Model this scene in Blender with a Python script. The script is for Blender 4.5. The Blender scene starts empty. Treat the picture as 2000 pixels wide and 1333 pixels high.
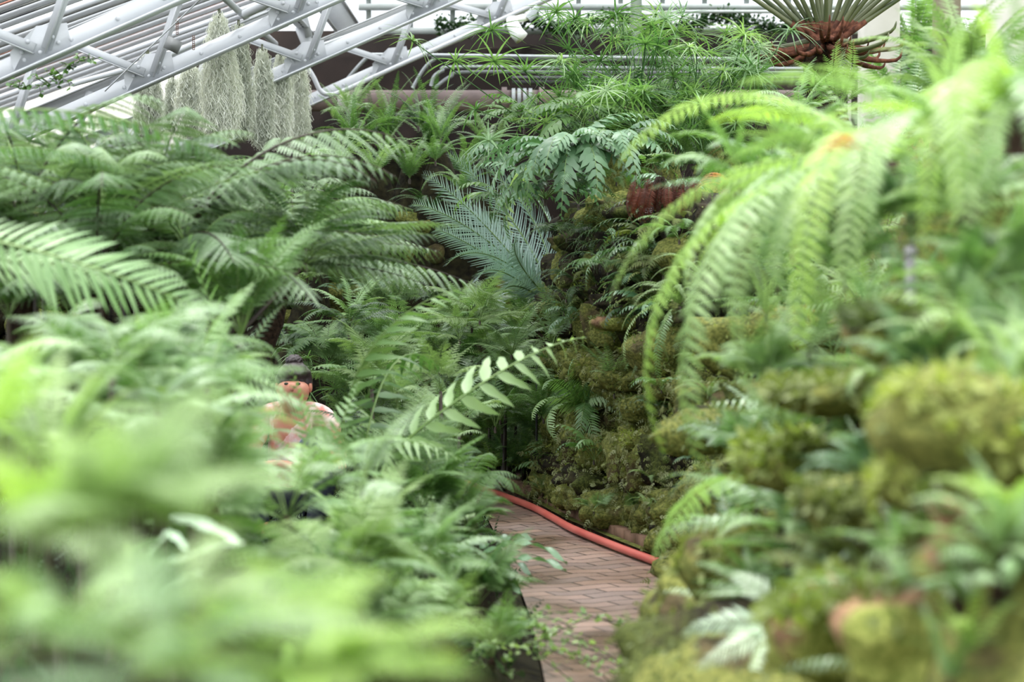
import bpy, bmesh, math, random
import numpy as np
from mathutils import Vector, Matrix, noise, Euler
PI = math.pi
S = bpy.context.scene
C = S.collection

# ------------------------------------------------------------------ camera, light, exposure
FPX = 85.0 / 36.0 * 2000.0
CAM = Vector((0.0, 0.0, 1.5))
PITCH = math.atan(166.5 / FPX)
cd = bpy.data.cameras.new('camera'); cd.lens = 85; cd.sensor_width = 36
cd.dof.use_dof = True; cd.dof.focus_distance = 14.6; cd.dof.aperture_fstop = 2.7
cd.clip_start = 0.05; cd.clip_end = 300
cam = bpy.data.objects.new('camera', cd); C.objects.link(cam)
cam.location = CAM; cam.rotation_euler = (PI/2 - PITCH, 0, 0)
S.camera = cam

wd = bpy.data.worlds.new('overcast_sky'); S.world = wd; wd.use_nodes = True
nt = wd.node_tree; nt.nodes.clear()
wo = nt.nodes.new('ShaderNodeOutputWorld'); bg = nt.nodes.new('ShaderNodeBackground')
tc = nt.nodes.new('ShaderNodeTexCoord'); sx = nt.nodes.new('ShaderNodeSeparateXYZ')
rp = nt.nodes.new('ShaderNodeValToRGB')
rp.color_ramp.elements[0].position = 0.0; rp.color_ramp.elements[0].color = (.04, .045, .04, 1)
rp.color_ramp.elements[1].position = 1.0; rp.color_ramp.elements[1].color = (1.0, 1.0, 1.0, 1)
e = rp.color_ramp.elements.new(.5); e.color = (.21, .22, .23, 1)
e = rp.color_ramp.elements.new(.47); e.color = (.05, .06, .05, 1)
e = rp.color_ramp.elements.new(.62); e.color = (.46, .48, .50, 1)
mp = nt.nodes.new('ShaderNodeMapRange'); mp.inputs[1].default_value = -1; mp.inputs[2].default_value = 1
nt.links.new(tc.outputs['Generated'], sx.inputs[0]); nt.links.new(sx.outputs[2], mp.inputs[0])
nt.links.new(mp.outputs[0], rp.inputs[0]); nt.links.new(rp.outputs[0], bg.inputs[0])
bg.inputs[1].default_value = 4.0
nt.links.new(bg.outputs[0], wo.inputs[0])
sl = bpy.data.lights.new('sun', 'SUN'); sl.energy = 3.6; sl.angle = math.radians(22); sl.color = (1, .985, .95)
so = bpy.data.objects.new('sun', sl); C.objects.link(so); so.rotation_euler = (math.radians(-6), math.radians(-10), 0)
S.view_settings.view_transform = 'Standard'; S.view_settings.look = 'None'
S.view_settings.exposure = 0.52; S.view_settings.gamma = 1; S.view_settings.use_curve_mapping = False
S.cycles.max_bounces = 7; S.cycles.diffuse_bounces = 3; S.cycles.glossy_bounces = 2
S.cycles.transmission_bounces = 4; S.cycles.transparent_max_bounces = 8
S.cycles.caustics_reflective = False; S.cycles.caustics_refractive = False
try: S.cycles.use_denoising = True
except Exception: pass

# ------------------------------------------------------------------ helpers
def W(px, py, d):
    dx = (px - 1000.0) / FPX; dy = (666.5 - py) / FPX
    v = Vector((dx, math.cos(PITCH) + dy*math.sin(PITCH), -math.sin(PITCH) + dy*math.cos(PITCH)))
    return CAM + v * (d / v.y)

def tag(o, label=None, cat=None, group=None, kind=None):
    if label: o['label'] = label
    if cat: o['category'] = cat
    if group: o['group'] = group
    if kind: o['kind'] = kind
    return o

def empty(name, loc=(0, 0, 0)):
    o = bpy.data.objects.new(name, None); C.objects.link(o); o.location = loc; o.empty_display_size = .05
    return o

def mesh_np(name, V, F, mats, mi=None, smooth=True):
    """V (n,3), F (m,4) quads, mi (m,) material index"""
    me = bpy.data.meshes.new(name)
    n, m = len(V), len(F)
    me.vertices.add(n); me.vertices.foreach_set('co', np.asarray(V, dtype=np.float32).ravel())
    me.loops.add(m*4); me.loops.foreach_set('vertex_index', np.asarray(F, dtype=np.int32).ravel())
    me.polygons.add(m); me.polygons.foreach_set('loop_start', np.arange(0, m*4, 4, dtype=np.int32))
    try: me.polygons.foreach_set('loop_total', np.full(m, 4, dtype=np.int32))
    except Exception: pass
    for q in mats: me.materials.append(q)
    if mi is not None: me.polygons.foreach_set('material_index', np.asarray(mi, dtype=np.int32))
    me.update(calc_edges=True)
    if smooth: me.polygons.foreach_set('use_smooth', np.ones(m, dtype=bool))
    return me

def link(name, me, parent=None, loc=None):
    o = bpy.data.objects.new(name, me); C.objects.link(o)
    if parent: o.parent = parent
    if loc is not None: o.location = loc
    return o

class Buf:
    def __init__(s): s.V = []; s.F = []; s.M = []; s.n = 0
    def add(s, V, F, m=0):
        V = np.asarray(V, float).reshape(-1, 3); F = np.asarray(F, int).reshape(-1, 4)
        s.V.append(V); s.F.append(F + s.n); s.M.append(np.full(len(F), m) if np.isscalar(m) else np.asarray(m)); s.n += len(V)
    def inst(s, T, X, m=None):
        """T=(V,F,M) template, X (k,4,3): rows = x,y,z axes (scaled) and origin"""
        V, F, M = T; X = np.asarray(X, float); k = len(X)
        if k == 0: return
        P = np.einsum('vj,kjc->kvc', V, X[:, :3, :]) + X[:, 3:4, :]
        FF = (F[None] + (np.arange(k)*len(V))[:, None, None]).reshape(-1, 4)
        s.add(P.reshape(-1, 3), FF, np.tile(M if m is None else np.full(len(F), m), k))
    def tube(s, pts, rad, sides=6, m=0, cap=True):
        pts = [Vector(p) for p in pts]; n = len(pts)
        rad = [rad]*n if np.isscalar(rad) else list(rad)
        t0 = (pts[1]-pts[0]).normalized(); u = t0.orthogonal().normalized(); V = []
        for i, p in enumerate(pts):
            t = (pts[min(i+1, n-1)] - pts[max(i-1, 0)]).normalized()
            u = (u - t*u.dot(t)); u = u.normalized() if u.length > 1e-6 else t.orthogonal().normalized()
            w = t.cross(u)
            for k in range(sides):
                a = 2*PI*k/sides; V.append(p + (u*math.cos(a) + w*math.sin(a))*rad[i])
        F = [(i*sides+k, i*sides+(k+1) % sides, (i+1)*sides+(k+1) % sides, (i+1)*sides+k) for i in range(n-1) for k in range(sides)]
        if cap:
            for e_, p in ((0, pts[0]), (n-1, pts[-1])):
                V.append(p); c = len(V)-1
                for k in range(0, sides, 2):
                    F.append((e_*sides+k, e_*sides+(k+1) % sides, e_*sides+(k+2) % sides, c))
        s.add([tuple(v) for v in V], F, m)
    def box(s, c, size, R=None, m=0):
        h = np.array(size)/2
        V = np.array([[x, y, z] for x in (-1, 1) for y in (-1, 1) for z in (-1, 1)])*h
        if R is not None: V = V @ np.array(R).T
        V = V + np.array(c)
        s.add(V, [(0, 1, 3, 2), (4, 6, 7, 5), (0, 4, 5, 1), (2, 3, 7, 6), (0, 2, 6, 4), (1, 5, 7, 3)], m)
    def bar(s, a, b, w, h, up=(0, 0, 1), m=0):
        """box beam from a to b; w across, h along 'up'"""
        a, b = Vector(a), Vector(b); x = (b-a).normalized(); up = Vector(up)
        y = up.cross(x)
        y = y.normalized() if y.length > 1e-6 else x.orthogonal().normalized()
        z = x.cross(y)
        R = np.array([[x[i], y[i], z[i]] for i in range(3)])
        s.box((a+b)/2, ((b-a).length, w, h), R, m)
    def dome(s, c, nrm, r, m=0):
        nrm = Vector(nrm).normalized(); u = nrm.orthogonal().normalized(); w = nrm.cross(u); c = Vector(c)
        V = []; K = 8
        for (rr, hh) in ((1, 0), (.85, .4), (.45, .72)):
            for k in range(K):
                a = 2*PI*k/K; V.append(tuple(c + (u*math.cos(a)+w*math.sin(a))*r*rr + nrm*r*hh))
        V.append(tuple(c + nrm*r*.8))
        F = [(j*K+k, j*K+(k+1) % K, (j+1)*K+(k+1) % K, (j+1)*K+k) for j in range(2) for k in range(K)]
        F += [(2*K+k, 2*K+k+1, 2*K+(k+2) % K, 3*K) for k in range(0, K, 2)]
        s.add(V, F, m)
    def tmpl(s): return (np.concatenate(s.V), np.concatenate(s.F), np.concatenate(s.M))
    def mesh(s, name, mats, smooth=True):
        V, F, M = s.tmpl(); return mesh_np(name, V, F, mats, M, smooth)
    def obj(s, name, mats, parent=None, smooth=False, loc=None):
        if not isinstance(mats, (list, tuple)): mats = [mats]
        return link(name, s.mesh(name, mats, smooth), parent, loc)

# ------------------------------------------------------------------ materials
def newmat(name):
    m = bpy.data.materials.new(name); m.use_nodes = True
    n = m.node_tree; n.nodes.clear(); out = n.nodes.new('ShaderNodeOutputMaterial')
    return m, n, out
def srgb(c): return tuple(((v/255)/12.92 if v/255 <= .04045 else ((v/255+.055)/1.055)**2.4) for v in c) + (1,)
def leafmat(name, c1, c2, trans=.45, rough=.42, tcol=None, scale=9, spec=.5):
    m, n, out = newmat(name); L = n.links.new
    no = n.nodes.new('ShaderNodeTexNoise'); no.inputs['Scale'].default_value = scale; no.inputs['Detail'].default_value = 3
    t = n.nodes.new('ShaderNodeTexCoord'); L(t.outputs['Object'], no.inputs['Vector'])
    oi = n.nodes.new('ShaderNodeObjectInfo')
    ad = n.nodes.new('ShaderNodeMath'); ad.operation = 'MULTIPLY_ADD'; ad.inputs[1].default_value = .9; L(oi.outputs['Random'], ad.inputs[0])
    sb = n.nodes.new('ShaderNodeMath'); sb.operation = 'SUBTRACT'; sb.inputs[1].default_value = .45; L(no.outputs[0], sb.inputs[0]); L(sb.outputs[0], ad.inputs[2])
    ra = n.nodes.new('ShaderNodeValToRGB'); ra.color_ramp.elements[0].color = srgb(c1); ra.color_ramp.elements[1].color = srgb(c2)
    L(ad.outputs[0], ra.inputs[0])
    p = n.nodes.new('ShaderNodeBsdfPrincipled'); p.inputs['Roughness'].default_value = rough
    p.inputs['Specular IOR Level'].default_value = spec
    L(ra.outputs[0], p.inputs['Base Color'])
    tr = n.nodes.new('ShaderNodeBsdfTranslucent')
    hs = n.nodes.new('ShaderNodeMix'); hs.data_type = 'RGBA'; hs.blend_type = 'MULTIPLY'; hs.inputs[0].default_value = 1
    L(ra.outputs[0], hs.inputs[6]); hs.inputs[7].default_value = tcol or (1.25, 1.4, .66, 1)
    L(hs.outputs[2], tr.inputs[0])
    mx = n.nodes.new('ShaderNodeMixShader'); mx.inputs[0].default_value = trans
    L(p.outputs[0], mx.inputs[1]); L(tr.outputs[0], mx.inputs[2]); L(mx.outputs[0], out.inputs[0])
    return m
def plain(name, c, rough=.5, metal=0, c2=None, scale=6, bump=0, detail=4):
    m, n, out = newmat(name); L = n.links.new
    p = n.nodes.new('ShaderNodeBsdfPrincipled'); p.inputs['Roughness'].default_value = rough; p.inputs['Metallic'].default_value = metal
    if rough >= .8: p.inputs['Specular IOR Level'].default_value = .12
    no = n.nodes.new('ShaderNodeTexNoise'); no.inputs['Scale'].default_value = scale; no.inputs['Detail'].default_value = detail
    t = n.nodes.new('ShaderNodeTexCoord'); L(t.outputs['Object'], no.inputs['Vector'])
    ra = n.nodes.new('ShaderNodeValToRGB'); ra.color_ramp.elements[0].position = .35; ra.color_ramp.elements[1].position = .65
    ra.color_ramp.elements[0].color = srgb(c); ra.color_ramp.elements[1].color = srgb(c2 or c)
    L(no.outputs[0], ra.inputs[0]); L(ra.outputs[0], p.inputs['Base Color'])
    if bump:
        b = n.nodes.new('ShaderNodeBump'); b.inputs['Strength'].default_value = bump; b.inputs['Distance'].default_value = .02
        L(no.outputs[0], b.inputs['Height']); L(b.outputs[0], p.inputs['Normal'])
    L(p.outputs[0], out.inputs[0]); return m
def rockmat(name, rock1, rock2, moss1, moss2, cover=.5):
    m, n, out = newmat(name); L = n.links.new
    p = n.nodes.new('ShaderNodeBsdfPrincipled'); p.inputs['Roughness'].default_value = .85; p.inputs['Specular IOR Level'].default_value = .15
    t = n.nodes.new('ShaderNodeTexCoord')
    a = n.nodes.new('ShaderNodeTexNoise'); a.inputs['Scale'].default_value = 14; a.inputs['Detail'].default_value = 8
    b = n.nodes.new('ShaderNodeTexNoise'); b.inputs['Scale'].default_value = 3.2; b.inputs['Detail'].default_value = 6
    c = n.nodes.new('ShaderNodeTexNoise'); c.inputs['Scale'].default_value = 70; c.inputs['Detail'].default_value = 5
    for q in (a, b, c): L(t.outputs['Object'], q.inputs['Vector'])
    r1 = n.nodes.new('ShaderNodeValToRGB'); r1.color_ramp.elements[0].color = srgb(rock1); r1.color_ramp.elements[1].color = srgb(rock2)
    r1.color_ramp.elements[0].position = .35; r1.color_ramp.elements[1].position = .7; L(a.outputs[0], r1.inputs[0])
    r2 = n.nodes.new('ShaderNodeValToRGB'); r2.color_ramp.elements[0].color = srgb(moss1); r2.color_ramp.elements[1].color = srgb(moss2)
    r2.color_ramp.elements[0].position = .35; r2.color_ramp.elements[1].position = .68; L(c.outputs[0], r2.inputs[0])
    r3 = n.nodes.new('ShaderNodeValToRGB'); r3.color_ramp.elements[0].position = .60-cover*.3; r3.color_ramp.elements[1].position = .68-cover*.3
    L(b.outputs[0], r3.inputs[0])
    mx = n.nodes.new('ShaderNodeMix'); mx.data_type = 'RGBA'; L(r3.outputs[0], mx.inputs[0]); L(r1.outputs[0], mx.inputs[6]); L(r2.outputs[0], mx.inputs[7])
    L(mx.outputs[2], p.inputs['Base Color'])
    bu = n.nodes.new('ShaderNodeBump'); bu.inputs['Strength'].default_value = .9; bu.inputs['Distance'].default_value = .012
    L(c.outputs[0], bu.inputs['Height']); L(bu.outputs[0], p.inputs['Normal'])
    L(p.outputs[0], out.inputs[0]); return m

M = {}
M['grey_leaf'] = leafmat('grey_green_leaf', (78, 110, 72), (136, 162, 122), .30, .32, spec=.8)
M['mid_leaf'] = leafmat('mid_green_leaf', (64, 102, 54), (116, 150, 92), .40, .38, spec=.7)
M['lime_leaf'] = leafmat('lime_leaf', (110, 140, 84), (150, 174, 118), .42, .42, tcol=(1.22, 1.35, .72, 1), spec=.6)
M['lit_leaf'] = leafmat('bright_yellow_green_leaf', (122, 154, 68), (154, 182, 98), .48, .5)
M['pale_leaf'] = leafmat('pale_green_leaf', (112, 146, 96), (156, 182, 134), .36, .40, spec=.6)
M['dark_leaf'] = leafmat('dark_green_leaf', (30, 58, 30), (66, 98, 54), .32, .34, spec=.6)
M['blue_leaf'] = leafmat('blue_green_leaf', (56, 92, 58), (106, 142, 104), .26, .32, tcol=(1.1, 1.3, .7, 1), spec=.6)
M['cycad_leaf'] = leafmat('blue_grey_cycad_leaf', (140, 164, 158), (190, 208, 206), .18, .33, tcol=(.85, 1.1, .65, 1), spec=.6)
M['grass_leaf'] = leafmat('umbrella_sedge_leaf', (66, 104, 62), (124, 158, 106), .38, .38)
M['yellow_leaf'] = leafmat('yellowing_leaf', (176, 180, 70), (206, 190, 90), .5, .5)
M['bronze_leaf'] = leafmat('faded_pink_bronze_leaf', (150, 128, 108), (180, 160, 140), .35, .5, tcol=(1.2, 1.1, .9, 1))
M['brown_leaf'] = leafmat('dry_brown_frond', (66, 32, 22), (112, 60, 42), .3, .6, tcol=(1.4, .9, .6, 1))
M['tan_leaf'] = leafmat('dry_orange_tan_frond', (186, 130, 84), (212, 164, 112), .4, .6, tcol=(1.3, 1, .6, 1))
M['moss_leaf'] = leafmat('creeping_moss_leaf', (64, 80, 36), (118, 128, 68), .35, .6, scale=5)
M['club_leaf'] = leafmat('creeping_spikemoss_leaf', (62, 78, 42), (120, 126, 78), .35, .5, scale=6)
M['brightmoss_leaf'] = leafmat('bright_moss_leaf', (92, 110, 44), (136, 146, 72), .4, .6, scale=5)
M['silver_leaf'] = leafmat('silvery_white_green_leaf', (150, 176, 150), (196, 212, 188), .3, .4)
M['tilland'] = leafmat('grey_hanging_moss_strand', (186, 192, 178), (240, 243, 234), .3, .8, tcol=(1, 1, .8, 1), scale=4)
M['stem'] = plain('green_stem', (88, 118, 56), .5, c2=(110, 136, 74))
M['dark_stem'] = plain('dark_brown_stem', (34, 24, 17), .6, c2=(54, 42, 28))
M['trunk'] = plain('fibrous_trunk', (26, 19, 14), .9, c2=(54, 42, 32), scale=40, bump=.8)
M['soil'] = plain('soil', (16, 14, 9), .95, c2=(40, 38, 22), scale=18, bump=.8)
M['rock'] = rockmat('mossy_limestone', (18, 17, 12), (58, 52, 36), (38, 46, 18), (80, 88, 40), .35)
M['rock2'] = rockmat('heavily_mossed_limestone', (38, 34, 22), (88, 78, 52), (62, 70, 30), (116, 118, 60), .8)
M['rock3'] = rockmat('bare_tan_limestone', (82, 62, 46), (158, 126, 96), (92, 104, 44), (150, 156, 84), .45)
M['white'] = plain('white_painted_steel', (184, 188, 192), .45, c2=(192, 195, 199), scale=3)
M['conduit'] = plain('grey_conduit', (150, 156, 158), .35, metal=.35)
M['dullpipe'] = plain('dull_grey_pipe', (84, 84, 88), .45, metal=.3)
M['brownpipe'] = plain('brown_insulated_pipe', (84, 70, 68), .6, c2=(112, 96, 92), scale=4)
M['darkwall'] = plain('dark_brown_wall', (22, 18, 17), .9, c2=(38, 31, 28), scale=2)
M['concrete'] = plain('pale_concrete', (186, 184, 176), .8, c2=(204, 202, 196), scale=2.5, bump=.1)
M['brownconc'] = plain('stained_brown_concrete', (112, 104, 88), .85, c2=(134, 126, 110), scale=2.5, bump=.2)
M['copper'] = plain('copper_strip', (150, 96, 80), .5, c2=(176, 120, 100))
M['blackbar'] = plain('dark_glazing_gasket', (48, 50, 54), .6, c2=(96, 98, 92), scale=5)
M['beam'] = plain('pale_grey_green_beam', (150, 158, 154), .5, c2=(164, 170, 168))
M['column'] = plain('grey_green_column', (92, 106, 90), .6)
M['plastic'] = plain('white_enamel', (236, 238, 236), .3)
M['black'] = plain('black_plastic', (22, 22, 26), .5)
M['text'] = plain('white_print', (220, 220, 224), .6)
M['greybox'] = plain('grey_box', (128, 130, 130), .5)
M['rust'] = plain('rusty_metal', (104, 72, 58), .8, c2=(132, 100, 84), scale=20)
# whitewashed roof glass: lets light through, scatters some
m, n, out = newmat('shaded_roof_glass'); L = n.links.new
t1 = n.nodes.new('ShaderNodeBsdfTransparent'); t1.inputs[0].default_value = (.96, .98, 1, 1)
t2 = n.nodes.new('ShaderNodeBsdfTranslucent'); t2.inputs[0].default_value = (.93, .94, .96, 1)
g1 = n.nodes.new('ShaderNodeBsdfDiffuse'); g1.inputs[0].default_value = (.8, .81, .83, 1)
x1 = n.nodes.new('ShaderNodeMixShader'); x1.inputs[0].default_value = .3; L(t2.outputs[0], x1.inputs[1]); L(g1.outputs[0], x1.inputs[2])
x2 = n.nodes.new('ShaderNodeMixShader'); x2.inputs[0].default_value = .5; L(t1.outputs[0], x2.inputs[1]); L(x1.outputs[0], x2.inputs[2])
L(x2.outputs[0], out.inputs[0]); M['glass'] = m
# brick paving in a running bond, damp
m, n, out = newmat('wet_brick_paving'); L = n.links.new
t = n.nodes.new('ShaderNodeTexCoord'); mpn = n.nodes.new('ShaderNodeMapping'); mpn.inputs['Rotation'].default_value[2] = math.radians(-24)
L(t.outputs['Object'], mpn.inputs[0])
br = n.nodes.new('ShaderNodeTexBrick'); br.inputs['Scale'].default_value = 1; br.inputs['Brick Width'].default_value = .25; br.inputs['Row Height'].default_value = .125
br.inputs['Mortar Size'].default_value = .006; br.inputs['Mortar Smooth'].default_value = .2; br.inputs['Bias'].default_value = 0
br.inputs['Color1'].default_value = srgb((146, 124, 112)); br.inputs['Color2'].default_value = srgb((122, 108, 102)); br.inputs['Mortar'].default_value = srgb((36, 30, 24))
L(mpn.outputs[0], br.inputs[0])
no = n.nodes.new('ShaderNodeTexNoise'); no.inputs['Scale'].default_value = 1.3; no.inputs['Detail'].default_value = 5; L(t.outputs['Object'], no.inputs[0])
n2 = n.nodes.new('ShaderNodeTexNoise'); n2.inputs['Scale'].default_value = 9; n2.inputs['Detail'].default_value = 6; L(t.outputs['Object'], n2.inputs[0])
rm = n.nodes.new('ShaderNodeValToRGB'); rm.color_ramp.elements[0].position = .42; rm.color_ramp.elements[1].position = .62
rm.color_ramp.elements[0].color = (.62, .56, .48, 1); rm.color_ramp.elements[1].color = (1.15, 1.1, 1.08, 1); L(no.outputs[0], rm.inputs[0])
mm = n.nodes.new('ShaderNodeMix'); mm.data_type = 'RGBA'; mm.blend_type = 'MULTIPLY'; mm.inputs[0].default_value = 1; L(br.outputs[0], mm.inputs[6]); L(rm.outputs[0], mm.inputs[7])
rr = n.nodes.new('ShaderNodeMapRange'); rr.inputs[1].default_value = .35; rr.inputs[2].default_value = .65; rr.inputs[3].default_value = .22; rr.inputs[4].default_value = .5; L(no.outputs[0], rr.inputs[0])
p = n.nodes.new('ShaderNodeBsdfPrincipled'); L(mm.outputs[2], p.inputs['Base Color']); L(rr.outputs[0], p.inputs['Roughness'])
bu = n.nodes.new('ShaderNodeBump'); bu.inputs['Strength'].default_value = .5; bu.inputs['Distance'].default_value = .004; L(br.outputs[1], bu.inputs['Height']); bu.invert = True
L(bu.outputs[0], p.inputs['Normal']); L(p.outputs[0], out.inputs[0]); M['brick'] = m
M['kerb'] = plain('brown_edging_brick', (92, 72, 58), .8, c2=(120, 94, 78), scale=8, bump=.3)
M['hose'] = plain('red_rubber_hose', (170, 74, 66), .42, c2=(186, 96, 86), scale=3)
M['skin'] = plain('skin', (188, 122, 100), .5, c2=(204, 142, 120))
M['hair'] = plain('dark_hair', (34, 24, 26), .45, c2=(58, 44, 46), scale=40)
M['blouse'] = plain('pink_white_printed_blouse', (214, 140, 130), .8, c2=(232, 214, 210), scale=22)
M['denim'] = plain('dark_trousers', (50, 54, 66), .8)
M['paper'] = plain('white_blue_paper', (232, 234, 240), .6, c2=(150, 166, 214), scale=14)

# ------------------------------------------------------------------ ground, path
LEFT = [(-.75, -1), (-.72, 2), (-.5, 4), (-.12, 6.5), (.12, 8.3), (.08, 10), (.0, 11.5), (-.16, 14.1), (-.36, 15.9), (-.62, 16.8), (-1.2, 17.4)]
RIGHT = [(.40, -1), (.41, 2), (.43, 5), (.48, 6.4), (.58, 8.0), (.80, 10.0), (.88, 11.0), (.74, 11.8), (.56, 12.5), (.32, 13.5), (.14, 14.5), (-.08, 15.5), (-.26, 16.1), (-.5, 16.6), (-1.0, 17.1)]
def lerp_edge(E, y):
    for (x0, y0), (x1, y1) in zip(E, E[1:]):
        if y <= y1: return x0 + (x1-x0)*max(0, (y-y0))/(y1-y0)
    return E[-1][0]
b = Buf(); ys = np.linspace(-1, 17, 181)
Vp = []
for y in ys:
    a, c = lerp_edge(LEFT, y), lerp_edge(RIGHT, y); 
    if y > 16.3: c = max(c, a+.05)
    for k in range(9): Vp.append((a + (c-a)*k/8, y, .004*math.sin(k*1.7+y*3)))
F = [(i*9+k, i*9+k+1, (i+1)*9+k+1, (i+1)*9+k) for i in range(180) for k in range(8)]
b.add(Vp, F); o = b.obj('floor', M['brick'], smooth=True); tag(o, kind='structure')

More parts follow.
